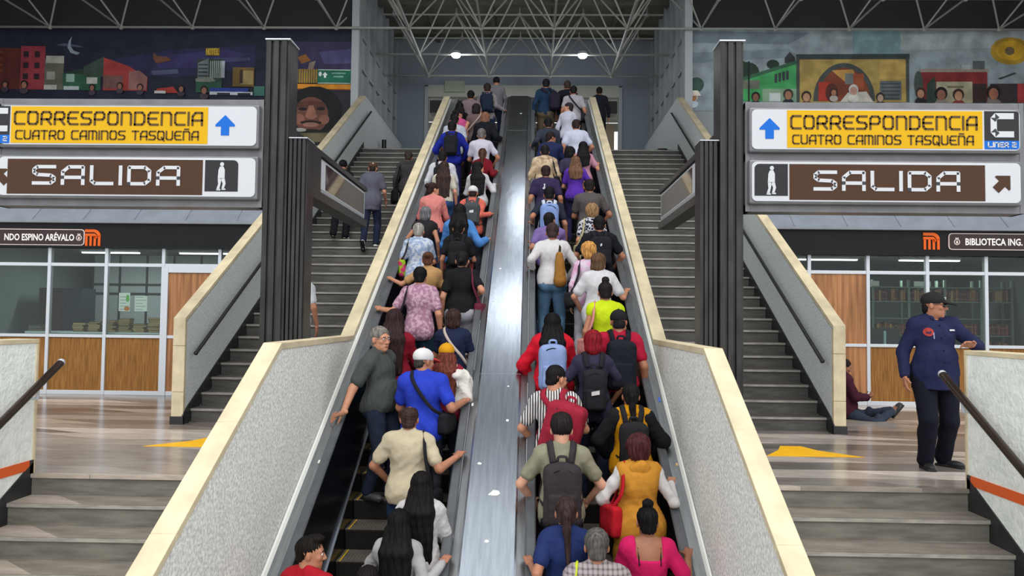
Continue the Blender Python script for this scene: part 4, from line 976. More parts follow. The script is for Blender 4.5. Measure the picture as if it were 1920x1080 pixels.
# primitive: ('c', a, b, ra, rb, k, sub) tapered capsule; ('e', centre, radii, R, k, sub) ellipsoid; ('b', centre, half, R, r, k, sub) rounded box
def Cc(a, b, ra, rb, k=.03, sub=False): return ('c', np.array(a, float), np.array(b, float), ra, rb, k, sub)
def El(c, r, R=I3, k=.03, sub=False): return ('e', np.array(c, float), np.array(r, float), R, k, sub)
def Bx(c, h, R=I3, r=.03, k=.02, sub=False): return ('b', np.array(c, float), np.array(h, float), R, r, k, sub)
def prim_bounds(p):
    if p[0] == 'c': return np.minimum(p[1] - p[3], p[2] - p[4]), np.maximum(p[1] + p[3], p[2] + p[4])
    h = np.abs(p[3]) @ p[2]
    return p[1] - h, p[1] + h
def grid_mesh(prims, vox, cuts=()):
    lo = np.min([prim_bounds(p)[0] for p in prims if not p[-1]], axis=0) - 3 * vox
    hi = np.max([prim_bounds(p)[1] for p in prims if not p[-1]], axis=0) + 3 * vox
    n = np.ceil((hi - lo) / vox).astype(int) + 1
    ax = [(lo[i] + vox * np.arange(n[i])).astype(np.float32) for i in range(3)]
    F = np.full(n, .15, np.float32)
    for p in prims:
        k = p[-2]; a, b = prim_bounds(p); m = k + 2 * vox
        i0 = np.clip(np.floor((a - m - lo) / vox).astype(int), 0, n); i1 = np.clip(np.ceil((b + m - lo) / vox).astype(int) + 1, 0, n)
        if np.any(i1 <= i0): continue
        sl = tuple(slice(i0[i], i1[i]) for i in range(3))
        X = ax[0][sl[0]][:, None, None]; Y = ax[1][sl[1]][None, :, None]; Z = ax[2][sl[2]][None, None, :]
        if p[0] == 'c':
            _, A, Bq, ra, rb = p[:5]; d = Bq - A; L2 = max(float(d @ d), 1e-9)
            px, py, pz = X - A[0], Y - A[1], Z - A[2]
            t = np.clip((px * d[0] + py * d[1] + pz * d[2]) / L2, 0, 1)
            D = np.sqrt((px - t * d[0]) ** 2 + (py - t * d[1]) ** 2 + (pz - t * d[2]) ** 2) - (ra + (rb - ra) * t)
        else:
            c, r, R = p[1], p[2], p[3]
            px, py, pz = X - c[0], Y - c[1], Z - c[2]
            q = [px * R[0, j] + py * R[1, j] + pz * R[2, j] for j in range(3)]
            if p[0] == 'e':
                k0 = np.sqrt((q[0] / r[0]) ** 2 + (q[1] / r[1]) ** 2 + (q[2] / r[2]) ** 2)
                k1 = np.sqrt((q[0] / r[0] ** 2) ** 2 + (q[1] / r[1] ** 2) ** 2 + (q[2] / r[2] ** 2) ** 2)
                D = k0 * (k0 - 1) / np.maximum(k1, 1e-6)
            else:
                rr = p[4]; o = [np.abs(q[j]) - (r[j] - rr) for j in range(3)]
                D = np.sqrt(np.maximum(o[0], 0) ** 2 + np.maximum(o[1], 0) ** 2 + np.maximum(o[2], 0) ** 2) + np.minimum(np.maximum(np.maximum(o[0], o[1]), o[2]), 0) - rr
        S = F[sl]
        if p[-1]:
            h = np.clip(.5 - .5 * (S + D) / k, 0, 1); F[sl] = S * (1 - h) + (-D) * h + k * h * (1 - h)
        else:
            h = np.clip(.5 + .5 * (S - D) / k, 0, 1); F[sl] = S * (1 - h) + D * h - k * h * (1 - h)
    if cuts:
        X = ax[0][:, None, None]; Y = ax[1][None, :, None]; Z = ax[2][None, None, :]
        for c in cuts: F = np.maximum(F, c(X, Y, Z))
    for i in range(3):      # close the field at its border
        sl = [slice(None)] * 3
        for e in (0, -1): sl[i] = e; F[tuple(sl)] = np.maximum(F[tuple(sl)], vox * .5)
    S = F < 0
    cnt = np.zeros(n - 1, np.int8); cor = [(i, j, k) for i in (0, 1) for j in (0, 1) for k in (0, 1)]
    view = lambda A, o: A[o[0]:n[0] - 1 + o[0], o[1]:n[1] - 1 + o[1], o[2]:n[2] - 1 + o[2]]
    for o in cor: cnt += view(S, o)
    act = (cnt > 0) & (cnt < 8)
    idx = np.full(n - 1, -1, np.int64); N = int(act.sum()); idx[act] = np.arange(N)
    vals = [view(F, o)[act] for o in cor]; cell = np.argwhere(act).astype(np.float32)
    pos = np.zeros((N, 3), np.float32); w = np.zeros(N, np.float32)
    for a in range(8):
        for bb in range(a + 1, 8):
            df = [abs(cor[a][i] - cor[bb][i]) for i in range(3)]
            if sum(df) != 1: continue
            va, vb = vals[a], vals[bb]; m = (va < 0) != (vb < 0)
            t = np.where(m, va / np.where(m, va - vb, 1), 0)
            for i in range(3): pos[:, i] += np.where(m, cor[a][i] + t * (cor[bb][i] - cor[a][i]), 0)
            w += m
    verts = (cell + pos / w[:, None]) * vox + lo
    quads = []
    for axn in range(3):
        u, v = (axn + 1) % 3, (axn + 2) % 3
        s0 = [slice(None)] * 3; s1 = [slice(None)] * 3
        s0[axn] = slice(0, n[axn] - 1); s1[axn] = slice(1, n[axn])
        for q in (u, v): s0[q] = slice(1, n[q] - 1); s1[q] = slice(1, n[q] - 1)
        A, Bq = S[tuple(s0)], S[tuple(s1)]; e = np.argwhere(A != Bq)
        if len(e) == 0: continue
        inside = A[tuple(e.T)]
        base = e.copy(); base[:, u] += 1; base[:, v] += 1
        def cellid(du, dv):
            c = base.copy(); c[:, u] += du; c[:, v] += dv; return idx[tuple(c.T)]
        q = np.stack([cellid(-1, -1), cellid(0, -1), cellid(0, 0), cellid(-1, 0)], 1)
        q[~inside] = q[~inside][:, ::-1]; quads.append(q)
    return verts.astype(np.float64), np.concatenate(quads)
def np_obj(name, chunks, m, parent, off=None, noise=None, strands=None):
    V = []; Q = []; k = 0
    for v, q in chunks: V.append(v); Q.append(q + k); k += len(v)
    V = np.concatenate(V); Q = np.concatenate(Q)
    if off is not None: V = V - off
    me = bpy.data.meshes.new(name)
    me.vertices.add(len(V)); me.vertices.foreach_set('co', V.astype(np.float32).ravel())
    me.loops.add(Q.size); me.loops.foreach_set('vertex_index', Q.astype(np.int32).ravel())
    me.polygons.add(len(Q)); me.polygons.foreach_set('loop_start', np.arange(0, Q.size, 4, dtype=np.int32))
    me.update(calc_edges=True); me.validate()
    if noise or strands:
        nn = np.zeros(len(V) * 3, np.float32); me.vertices.foreach_get('normal', nn); nn = nn.reshape(-1, 3)
        d = np.zeros(len(V))
        if noise:
            amp, seed = noise; rs = np.random.RandomState(seed)
            d += amp * .9
            wv = V + .02 * np.sin(V[:, [1, 2, 0]] * 17 + rs.rand(3) * 6)
            for f, a in ((14, .8), (26, .8), (44, .5), (70, .25)):
                for _ in range(2):
                    kv = rs.randn(3) * f * np.array([.9, .9, .75]); s_ = np.sin(wv @ kv / 1.4 + rs.rand() * 6.28)
                    d += amp * a * (1 - 2 * np.abs(s_)) * .5
        if strands:
            amp, freq, c, seed = strands; rs = np.random.RandomState(seed); q = V - c
            th = np.arctan2(q[:, 0], -q[:, 1])
            d += amp * (np.sin(th * freq + 2.2 * np.sin(q[:, 2] * 14 + seed)) + .6 * np.sin(th * freq * 2.3 + 1.7 * np.sin(q[:, 2] * 23 + 1)) + .5 * np.sin(q @ (rs.randn(3) * 90)))
        if noise: d = np.maximum(d, -.005)
        V = V + nn * d[:, None]
        me.vertices.foreach_set('co', V.astype(np.float32).ravel()); me.update()
    me.shade_smooth(); me.materials.append(m)
    o = bpy.data.objects.new(name, me); COL.objects.link(o); o.parent = parent
    return o
def ik(S, T, l1, l2, pole):
    d = T - S; L = np.linalg.norm(d); L = min(max(L, .12), (l1 + l2) * .995); u = vnorm(d); T = S + u * L
    a = (l1 * l1 - l2 * l2 + L * L) / (2 * L); h = math.sqrt(max(l1 * l1 - a * a, 0))
    p = pole - u * (pole @ u); p = vnorm(p) if np.linalg.norm(p) > 1e-6 else V3(0, -1, 0)
    return S + u * a + p * h, T
def hand_prims(W, f, n, side, s, curl=.5, thumb=.5):
    """palm, four fingers and a thumb; f points along the hand, n out of the palm, side points to the thumb"""
    f = vnorm(f); n = vnorm(n - f * (n @ f)); t = side - f * (side @ f) - n * (side @ n); t = vnorm(t)
    R = np.stack([t, f, n], 1); P = []
    P.append(Cc(W - f * .03 * s, W + f * .02 * s, .025 * s, .027 * s, .02))
    P.append(Bx(W + f * .052 * s, V3(.040, .048, .0145) * s, R, .014 * s, .012))
    for i, (o, L) in enumerate(((.030, .072), (.010, .082), (-.011, .076), (-.030, .060))):
        p = W + f * .092 * s + t * o * s; d = f.copy(); sp = t * (o * 1.6)
        for j, (fr, rr) in enumerate(((.45, .0092), (.32, .0085), (.23, .0076))):
            a = curl * (.75 if j == 0 else 1.0)
            d = vnorm(d * math.cos(a) + n * math.sin(a) + (sp if j == 0 else 0)); q = p + d * L * fr * s
            P.append(Cc(p, q, rr * s, (rr - .0007) * s, .004)); p = q
            n_ = vnorm(n - d * (n @ d)) if j < 2 else n
            n = n_ if j < 2 else n
        n = vnorm(R[:, 2])
    p = W + f * .028 * s + t * .034 * s; d = vnorm(f * .75 + t * .55 + n * .35)
    for L, rr in ((.040, .0115), (.030, .0098)):
        q = p + d * L * s; P.append(Cc(p, q, rr * s, (rr - .001) * s, .006)); d = vnorm(d + f * .35 * thumb + n * .35 * thumb); p = q
    return P
def skin_mat(c):
    return mat('skin_%d_%d_%d' % c, rgb(*c), .5, var=.05, vscale=30)
def cloth(c, kind=None):
    rgb = lambda r, g, b: tuple(lin(v) * .78 for v in (r, g, b)) + (1.0,)
    if isinstance(c, tuple) and isinstance(c[0], str):
        return pattern_mat('cloth_' + '_'.join(str(x) for x in c[1] + c[2]) + c[0], c[0], rgb(*c[1]), rgb(*c[2]), c[3] if len(c) > 3 else 30)
    if kind == 'denim': return mat('denim_%d_%d_%d' % c, rgb(*c), .85, spec=.15, var=.22, vscale=6, bump=.15, bscale=220)
    return mat('cloth_%d_%d_%d' % c, rgb(*c), .85, spec=.15, var=.07, vscale=9, bump=.75, bscale=17, stretch=(1.3, 1.3, .7))
def hair_mat(c):
    return mat('hair_%d_%d_%d' % c, rgb(*[x * .8 for x in c]), .55, var=.3, vscale=18, bump=.3, bscale=60, stretch=(3, 3, .5), spec=.1, c2=rgb(*[x * 1.08 for x in c]))
SK = {'a': (186, 130, 102), 'b': (166, 112, 86), 'c': (146, 96, 72), 'd': (200, 148, 122)}
PEOPLE_N = [0]
def person(x, y, z, H, label, group=None, face=0.0, sex='m', bulk=1.0, skin='b', top='tee', tc=(120, 120, 120), hem=.86, tbulk=.0, bottom='jeans', bc=(44, 56, 84), shoe=(40, 38, 38),
           hair='short', hc=(34, 28, 26), hl=.3, cap=None, arms=('down', 'down'), head=(0, -.12, 0), lean=.04, twist=0.0, tilt=0.0, feet=None, under=None, vox=None, pack=None, strap=None, extra=None, belly=0.0, hands_fine=True, kneebend=0.0, eyes=False):
    PEOPLE_N[0] += 1; seed = PEOPLE_N[0]; rs = random.Random(seed)
    s = H / 1.735; fem = sex == 'f'
    Yd = y; vox = vox or (.011 if Yd < 9 else .0145 if Yd < 12.5 else .018)
    hv = .0055 if Yd < 9 else .0075 if Yd < 12.5 else .011
    root = empty('person', (x, y, z), math.radians(-face), label, 'person', group)
    bw = (.90 if fem else 1.0) * (bulk ** .45); hw = (1.03 if fem else .95) * bulk; ww = (.92 if fem else 1.0) * bulk; dw = bulk ** .9
    Hc = V3(0, 0, .93) * s
    RU = rotm(-lean, tilt, twist)
    U = lambda *p: Hc + RU @ (V3(*p) * s - Hc)
    # ---- torso
    def torso(e=0.0, lo=True):
        P = [El(V3(0, -.005, .95) * s, V3(.158 * hw + e, .112 * dw + e, .12) * s, I3, .05),
             El(U(0, .012 + belly * .35, 1.08), V3(.146 * ww + e, .108 * dw + e + belly * .6, .16) * s, RU, .05),
             El(U(0, 0, 1.27), V3(.152 * bw + e, .112 * dw + e, .185) * s, RU, .05),
             Cc(U(-.118 * bw, -.012, 1.395), U(.118 * bw, -.012, 1.395), (.064 + e) * s, (.064 + e) * s, .05),
             El(U(0, -.045, 1.33), V3(.13 * bw + e, .075 * dw + e, .12) * s, RU, .05)]
        for t in (-1, 1):
            P.append(El(V3(t * .078 * hw, -.052, .905) * s, V3(.086 * hw + e, .088 * dw + e, .095 + e) * s, I3, .05))
            P.append(Cc(U(t * .03, -.022, 1.47), U(t * .125 * bw, -.016, 1.425), (.04 + e) * s, (.05 + e) * s, .04))
            if fem: P.append(El(U(t * .075, .095 * dw, 1.255), V3(.068 + e, .062 + e, .07) * s, RU, .04))
        return P
    # ---- arms
    sh = {}; el = {}; wr = {}; hd = {}
    for i, t in enumerate((-1, 1)):
        spec = arms[i]; kind = spec if isinstance(spec, str) else spec[0]
        S = U(t * .160 * bw, -.01, 1.395); l1, l2 = .285 * s, .25 * s
        if kind in ('rail', 'world'):
            wx, wy, wz = spec[1:4]
            q = V3(wx - x, wy - y, wz - z); a = math.radians(face); T = V3(q[0] * math.cos(a) - q[1] * math.sin(a), q[0] * math.sin(a) + q[1] * math.cos(a), q[2])
            if kind == 'rail': T = T + V3(-t * .0, -.06, .035) * s
            pole = V3(t * .45, -.35, -.9) if len(spec) < 5 else V3(*spec[4])
            fd = V3(t * .25, .9, .25) if kind == 'rail' else V3(0, .6, -.2); pn = V3(0, .3, -1)
            if len(spec) >= 6: fd = V3(*spec[5])
            if len(spec) >= 7: pn = V3(*spec[6])
            cu = .28
        elif kind == 'down':
            T = U(t * (.245 + .02 * bulk) * bw, .03, .90); pole = V3(t * .4, -1, 0); fd = V3(-t * .05, .12, -1); pn = V3(-t, .1, 0); cu = .35
        elif kind == 'front':
            T = U(t * .10, .30, 1.12 if len(spec) < 2 or isinstance(spec, str) else spec[1]); pole = V3(t * .7, -.5, -.6); fd = V3(-t * .5, .8, .3); pn = V3(-t * .6, .0, .6); cu = .7
        elif kind == 'side':
            T = U(t * .22, .17, 1.0); pole = V3(t * 1, -.6, 0); fd = V3(-t * .2, .7, -.5); pn = V3(-t, 0, 0); cu = .5
        elif kind == 'chest':
            T = U(t * .06, .19, 1.25); pole = V3(t * 1, 0, -.6); fd = V3(-t * .8, .3, .3); pn = V3(0, -1, 0); cu = .7
        elif kind == 'swing':
            T = U(t * .24, .22, .98); pole = V3(t * .3, -1, 0); fd = V3(0, .5, -.8); pn = V3(-t, 0, 0); cu = .4
        elif kind == 'back':
            T = U(t * .24, -.16, .93); pole = V3(t * .3, -1, 0); fd = V3(0, -.2, -1); pn = V3(-t, 0, 0); cu = .35
        if np.linalg.norm(T - S) > (l1 + l2) * .985:            # reach a little from the shoulder
            S = S + vnorm(T - S) * min(.05 * s, np.linalg.norm(T - S) - (l1 + l2) * .985)
        E_, W_ = ik(S, T, l1, l2, pole)
        sh[t], el[t], wr[t] = S, E_, W_
        if kind not in ('rail', 'world') : fd = vnorm(.6 * vnorm(fd) + .6 * vnorm(W_ - E_))
        th = V3(-t, 0, 0) if kind in ('rail',) else V3(0, .9, .3) if kind in ('down', 'swing', 'back', 'side') else V3(0, .2, 1)
        hd[t] = (W_, fd, pn, th, cu)
    def arm_prims(e=0.0, upto=2.0):
        P = []
        for t in (-1, 1):
            S, E_, W_ = sh[t], el[t], wr[t]; am = bulk ** .7 * (.9 if fem else 1.0)
            f1 = min(upto, 1.0)
            P.append(El(S, V3(.055 * am + e, .057 * am + e, .060 * am + e) * s, I3, .035))
            P.append(Cc(S, S + (E_ - S) * f1, (.050 * am + e) * s, ((.050 + (.040 - .050) * f1) * am + e) * s, .025))
            if upto > 1.0:
                f2 = min(upto - 1.0, 1.0)
                P.append(Cc(E_, E_ + (W_ - E_) * f2, (.040 * am + e) * s, ((.040 + (.027 - .040) * f2) * am + e) * s, .015))
        return P
    # ---- legs
    hipj = {t: V3(t * .088 * hw, 0, .90) * s for t in (-1, 1)}; knee = {}; ank = {}; toe = {}
    fs = feet or {-1: (-.105, 0.02, 0), 1: (.105, -.02, 0)}
    for t in (-1, 1):
        fx, fy, fz = fs[t][:3]; A = V3(fx, fy - .05, fz + .085)
        K, A2 = ik(hipj[t], A, .43 * s, .42 * s, V3(t * .12, 1, 0)); knee[t], ank[t] = K, A2
        yaw = fs[t][3] if len(fs[t]) > 3 else t * .15
        pit = fs[t][4] if len(fs[t]) > 4 else 0
        toe[t] = (A2, V3(math.sin(yaw) * math.cos(pit), math.cos(yaw) * math.cos(pit), math.sin(pit)))
    def leg_prims(e=0.0, flare=0.0):
        P = []; lm = bulk ** .7
        for t in (-1, 1):
            K, A = knee[t], ank[t]
            P.append(Cc(hipj[t], K, (.086 * lm * (1.05 if fem else 1) + e) * s, (.056 * lm + e) * s, .03))
            P.append(Cc(K, A, (.054 * lm + e) * s, (.036 + e + flare) * s, .025))
            d = A - K; P.append(El(K + d * .3 + V3(0, -.018, 0) * s, V3(.050 * lm + e, .052 * lm + e, .11) * s, I3, .03))
        return P
    # ---- body skin, one mesh; finer blocks for head and hands
    hy, hp, hr_ = head
    HC = U(0, .012, 1.598); NK = U(0, -.012, 1.46)
    RH = RU @ rotm(hp, hr_, -hy); hs = s * 1.0
    hq = lambda *p: HC + RH @ (V3(*p) * hs)
    HP = [El(hq(0, -.014, .035), V3(.077, .098, .088) * hs, RH, .02), El(hq(0, .03, -.03), V3(.062, .064, .095) * hs, RH, .03), El(hq(0, .036, -.082), V3(.047, .05, .042) * hs, RH, .03),
          El(hq(0, .072, -.103), V3(.02, .018, .016) * hs, RH, .02), Cc(hq(0, .088, .012), hq(0, .112, -.030), .010 * hs, .0135 * hs, .012), El(hq(.012, .1, -.036), V3(.010, .011, .008) * hs, RH, .006), El(hq(-.012, .1, -.036), V3(.010, .011, .008) * hs, RH, .006),
          Cc(hq(-.042, .076, .026), hq(.042, .076, .026), .013 * hs, .013 * hs, .018), Cc(hq(-.022, .087, -.064), hq(.022, .087, -.064), .0075 * hs, .0075 * hs, .006), Cc(hq(-.018, .086, -.076), hq(.018, .086, -.076), .008 * hs, .008 * hs, .006)]
    for t in (-1, 1):
        HP += [El(hq(t * .04, .068, -.02), V3(.024, .02, .022) * hs, RH, .02), El(hq(t * .079, -.008, -.006), V3(.011, .021, .033) * hs, RH @ rotm(0, 0, t * .35), .006), El(hq(t * .033, .099, .006), V3(.017, .012, .009) * hs, RH, .01, True)]
    HP += [Cc(hq(0, -.022, -.055), NK, .057 * s * (.88 if fem else 1.02), .06 * s * (.88 if fem else 1.02), .025)]
    body = torso() + arm_prims() + leg_prims() + [Cc(U(0, -.015, 1.44), U(0, .0, 1.53), .058 * s * (.88 if fem else 1), .052 * s * (.88 if fem else 1), .03)]
    for t in (-1, 1):
        A, d = toe[t]; body += [Cc(A, A - V3(0, 0, .03) * s, .036 * s, .034 * s, .02), Cc(A - V3(0, 0, .045) * s, A - V3(0, 0, .05) * s + d * .14 * s, .03 * s, .026 * s, .02)]
    chunks = [grid_mesh(body, vox * 1.1), grid_mesh(HP, hv)]
    for t in (-1, 1):
        W_, fd, pn, th, cu = hd[t]
        chunks.append(grid_mesh(hand_prims(W_, fd, pn, th, s * (.92 if fem else 1.0), cu), .0042 if Yd < 9 else .006 if Yd < 12.5 else .009))
    np_obj('body', chunks, skin_mat(SK[skin] if isinstance(skin, str) else skin), root)
    if eyes:
        for t in (-1, 1):
            b = MB(); c = hq(t * .033, .083, .006); b.ball(c, .0125 * hs, 12, 8); b.build('eye', mat('eye_white', rgb(226, 220, 212), .3), root, smooth=True)
            b = MB(); c = hq(t * .033 + (.003 if eyes == 'r' else 0), .0935, .0055); b.ball(c, .0058 * hs, 10, 6); b.build('iris', mat('eye_dark', rgb(34, 24, 20), .2), root, smooth=True)
            ch = [grid_mesh([Cc(hq(t * .016, .096, .026), hq(t * .046, .088, .028), .0048 * hs, .0036 * hs, .004)], .0022)]; np_obj('eyebrow', ch, hair_mat(hc), root)
        ch = [grid_mesh([Cc(hq(-.02, .0945, -.070), hq(.02, .0945, -.070), .003 * hs, .003 * hs, .003), El(hq(0, .0935, -.0765), V3(.017, .004, .005) * hs, RH, .003)], .002)]
        np_obj('lips', ch, mat('lips', rgb(140, 78, 66), .5), root)
    # ---- trousers
    wav = .0035
    if bottom in ('jeans', 'pants', 'shorts', 'skirt'):
        e = .013 if bottom != 'pants' else .020
        P = [El(V3(0, -.005, .95) * s, V3(.158 * hw + e, .112 * dw + e, .12) * s, I3, .05)]
        for t in (-1, 1): P.append(El(V3(t * .078 * hw, -.052, .905) * s, V3(.086 * hw + e, .088 * dw + e, .095 + e) * s, I3, .05))
        if belly: P.append(El(U(0, .012 + belly * .3, 1.02), V3(.138 * ww + e, .100 * dw + e + belly * .1, .10) * s, RU, .05))
        cuts = [lambda X, Y, Z: Z - 1.04 * s]
        if bottom == 'skirt':
            P.append(Cc(V3(0, -.01, .95) * s, V3(0, 0, .42) * s, .165 * s * hw, .2 * s * hw, .05)); cuts.append(lambda X, Y, Z: .40 * s - Z)
        else:
            P += leg_prims(e, .018 if bottom == 'pants' else .010)
            if bottom == 'shorts': cuts.append(lambda X, Y, Z: .5 * s - Z)
        np_obj({'jeans': 'jeans', 'pants': 'trousers', 'shorts': 'shorts', 'skirt': 'skirt'}[bottom], [grid_mesh(P, vox, cuts)], cloth(bc, 'denim' if bottom == 'jeans' else None), root, noise=(wav, seed))
    # ---- shoes
    for t in (-1, 1):
        A, d = toe[t]; f = vnorm(d); rt = vnorm(np.cross(f, V3(0, 0, 1))); up = np.cross(rt, f); R = np.stack([rt, f, up], 1)
        base = A - up * .085 * s if True else A
        P = [El(base + f * .0 * s + up * .05 * s, V3(.042, .055, .05) * s, R, .03), El(base + f * .115 * s + up * .034 * s, V3(.046, .085, .036) * s, R, .03), Cc(base + up * .08 * s, base + up * .05 * s, .042 * s, .042 * s, .02)]
        so = np_obj('shoe', [grid_mesh(P, min(vox, .012), )], mat('shoe_%d_%d_%d' % shoe, rgb(*shoe), .5), root)
        P = [Bx(base + f * .065 * s + up * .012 * s, V3(.044, .135, .013) * s, R, .013, .01)]
        np_obj('sole', [grid_mesh(P, .008)], mat('shoe_sole', rgb(206, 202, 196) if sum(shoe) > 300 else rgb(30, 28, 28), .6), so)
    # ---- upper garments
    def garment(name, c, e, sleeve, hm, loose=.0, nz=.006, cutneck=True):
        P = torso(e)
        P.append(El(V3(0, 0, max(hm, .86) + .10) * s, V3(.150 * max(hw, ww) + e + .012 + loose, .118 * dw + e + .012 + loose + belly * .35, .16) * s, I3, .06))
        if hm < .8: P.append(Cc(V3(0, -.01, .95) * s, V3(0, 0, hm) * s, .165 * s * hw, (.175 + loose) * s * hw, .05))
        if sleeve > 0: P += arm_prims(e * .8 + (.008 if sleeve < 1 else .0), sleeve)
        cuts = [lambda X, Y, Z: hm * s - Z]
        n0 = U(0, .02, 1.475)
        if cutneck: P.append(El(U(0, .05, 1.53), V3(.062, .075, .075) * s, RU, .01, True))
        return np_obj(name, [grid_mesh(P, vox, cuts)], cloth(c), root, noise=(nz, seed + 50))
    if top == 'tee': garment('shirt', tc, .014 + tbulk, .62, hem)
    elif top == 'sleeveless': garment('top', tc, .012 + tbulk, 0.12, hem)
    elif top == 'long': garment('sweater', tc, .015 + tbulk, 1.92, hem)
    elif top == 'hoodie':
        garment('hoodie', tc, .024 + tbulk, 1.94, hem, nz=.006)
        P = [El(U(0, -.075, 1.44), V3(.10, .05, .07) * s, RU @ rotm(.5), .03), Cc(U(-.07, -.01, 1.48), U(0, -.07, 1.47), .03 * s, .035 * s, .03), Cc(U(.07, -.01, 1.48), U(0, -.07, 1.47), .03 * s, .035 * s, .03)]
        np_obj('hood', [grid_mesh(P, vox)], cloth(tc), root, noise=(.005, seed))
    elif top == 'vest':
        garment('blouse', under, .010, 1.94, 1.05, loose=-.10)
        g = garment('vest', tc, .022 + tbulk, 0, hem, loose=.03, nz=.007)
        P = [El(U(0, -.085, 1.43), V3(.11, .045, .09) * s, RU @ rotm(.4), .03), Cc(U(-.075, .0, 1.48), U(0, -.075, 1.48), .03 * s, .04 * s, .03), Cc(U(.075, .0, 1.48), U(0, -.075, 1.48), .03 * s, .04 * s, .03)]
        np_obj('hood', [grid_mesh(P, vox)], cloth(tc), root, noise=(.006, seed))
    elif top == 'shirt':
        garment('shirt', tc, .015 + tbulk, .66, hem)
        P = [Cc(U(-.05, -.03, 1.50), U(.05, -.03, 1.50), .026 * s, .026 * s, .02), Cc(U(-.05, -.03, 1.50), U(-.045, .05, 1.465), .026 * s, .02 * s, .02), Cc(U(.05, -.03, 1.50), U(.045, .05, 1.465), .026 * s, .02 * s, .02)]
        np_obj('collar', [grid_mesh(P, min(vox, .012))], cloth(tc), root)
    elif top == 'uniform':
        garment('shirt', tc, .018 + tbulk, 1.93, hem, nz=.005)
        P = [Cc(U(-.05, -.03, 1.505), U(.05, -.03, 1.505), .026 * s, .026 * s, .02), Cc(U(-.05, -.03, 1.505), U(-.04, .06, 1.465), .026 * s, .02 * s, .02), Cc(U(.05, -.03, 1.505), U(.04, .06, 1.465), .026 * s, .02 * s, .02)]
        np_obj('collar', [grid_mesh(P, min(vox, .012))], cloth(tc), root)
    elif top == 'lowback':
        P = torso(.013); P.append(El(V3(0, 0, hem + .10) * s, V3(.165 * hw + .02, .125 * dw + .02, .16) * s, I3, .06)); P += arm_prims(.018, .75)
        P.append(Bx(U(0, -.1, 1.47), V3(.105, .2, .135) * s, RU, .02, .01, True)); P.append(El(U(0, .06, 1.53), V3(.08, .09, .1) * s, RU, .01, True))
        np_obj('blouse', [grid_mesh(P, vox, [lambda X, Y, Z: hem * s - Z])], cloth(tc), root, noise=(.005, seed))
        for t in (-1, 1):
            P = [Cc(U(t * .085, -.125 * dw, 1.30), U(t * .09, -.085, 1.42), .006 * s, .006 * s, .005), Cc(U(t * .09, -.085, 1.42), U(t * .095, -.03, 1.475), .006 * s, .006 * s, .005)]
            np_obj('strap', [grid_mesh(P, .005)], cloth((30, 26, 30)), root)
    # ---- hair
    HCOL = hair_mat(hc)
    faceCut = [El(hq(0, .112, -.035), V3(.078, .082, .108) * hs, RH, .01, True)]
    scalp = lambda e: (lambda e: [El(hq(0, -.018, .042), V3(.081 + e, .101 + e, .090 + e) * hs, RH, .02)])(min(e, -.006) if cap else e) if True else [El(hq(0, -.018, .042), V3(.081 + e, .101 + e, .090 + e) * hs, RH, .02)]
    low = lambda zc: [El(hq(0, .02, zc - .2), V3(.2, .2, .2) * hs, RH, .01, True)]
    ears = [El(hq(t * .086, .012, -.02), V3(.03, .036, .045) * hs, RH, .01, True) for t in (-1, 1)]
    nape = [El(hq(0, -.062, -.04), V3(.062, .045, .06) * hs, RH, .03)]
    strands = (.0022 if hair not in ('curly',) else .006, 22, HC, seed)
    hvox = max(hv, .006); P = None; parts = []
    tor = lambda *p: U(*p)
    if hair == 'short': P = scalp(.006) + nape + faceCut + ears + low(-.055)
    elif hair == 'buzz': P = scalp(-.001) + [El(hq(0, -.06, -.03), V3(.06, .042, .05) * hs, RH, .03)] + faceCut + ears + low(-.05)
    elif hair == 'balding': P = scalp(.003) + nape + faceCut + ears + low(-.055) + [El(hq(0, .0, .12), V3(.052, .07, .05) * hs, RH, .015, True)]
    elif hair == 'quiff': P = scalp(-.001) + [El(hq(0, -.06, -.02), V3(.06, .042, .05) * hs, RH, .03)] + [El(hq(0, .035, .115), V3(.058, .06, .03) * hs, RH, .02)] + faceCut + ears + low(-.04)
    elif hair == 'curly': P = scalp(.022) + [El(hq(0, -.06, -.03), V3(.085, .06, .08) * hs, RH, .03)] + faceCut + low(-.09)
    elif hair == 'curlytop': P = scalp(.010) + [El(hq(0, .0, .10), V3(.075, .085, .045) * hs, RH, .02)] + faceCut + ears + low(-.02)
    elif hair == 'bob': P = scalp(.016) + [El(hq(0, -.045, -.05), V3(.092, .075, .085) * hs, RH, .03)] + faceCut
    elif hair in ('bun', 'lowbun', 'topbun'):
        c = {'bun': (0, -.122, .055), 'lowbun': (0, -.13, -.02), 'topbun': (0, -.05, .15)}[hair]
        P = scalp(.004) + nape + faceCut + ears + low(-.055) + [El(hq(*c), V3(.046, .042, .042) * hs, RH, .012)]
    elif hair == 'ponytail':
        P = scalp(.004) + nape + faceCut + ears + low(-.055)
        a = hq(0, -.10, .045); b_ = hq(0, -.145, .0); c = hq(0, -.13, -.11); d = U(.01, -.155 * dw, 1.42 - hl * .8)
        P += [Cc(a, b_, .03 * hs, .032 * hs, .02), Cc(b_, c, .032 * hs, .03 * hs, .02), Cc(c, d, .032 * hs, .014 * hs, .02)]
    elif hair == 'long':
        P = scalp(.012) + [El(hq(0, -.04, -.04), V3(.088, .078, .10) * hs, RH, .03)] + faceCut
        for q in (-1.1, -.55, 0, .55, 1.1):
            a = hq(q * .062, -.070 + abs(q) * .02, -.05); m = U(q * .085, -.118 * dw - .008 + abs(q) * .012, 1.40); e_ = U(q * .092, -.138 * dw - .005 + abs(q) * .006, 1.40 - hl * (1 - .14 * abs(q)))
            P += [Cc(a, m, .044 * hs, .046 * hs, .03), Cc(m, e_, .046 * hs, .022 * hs, .03)]
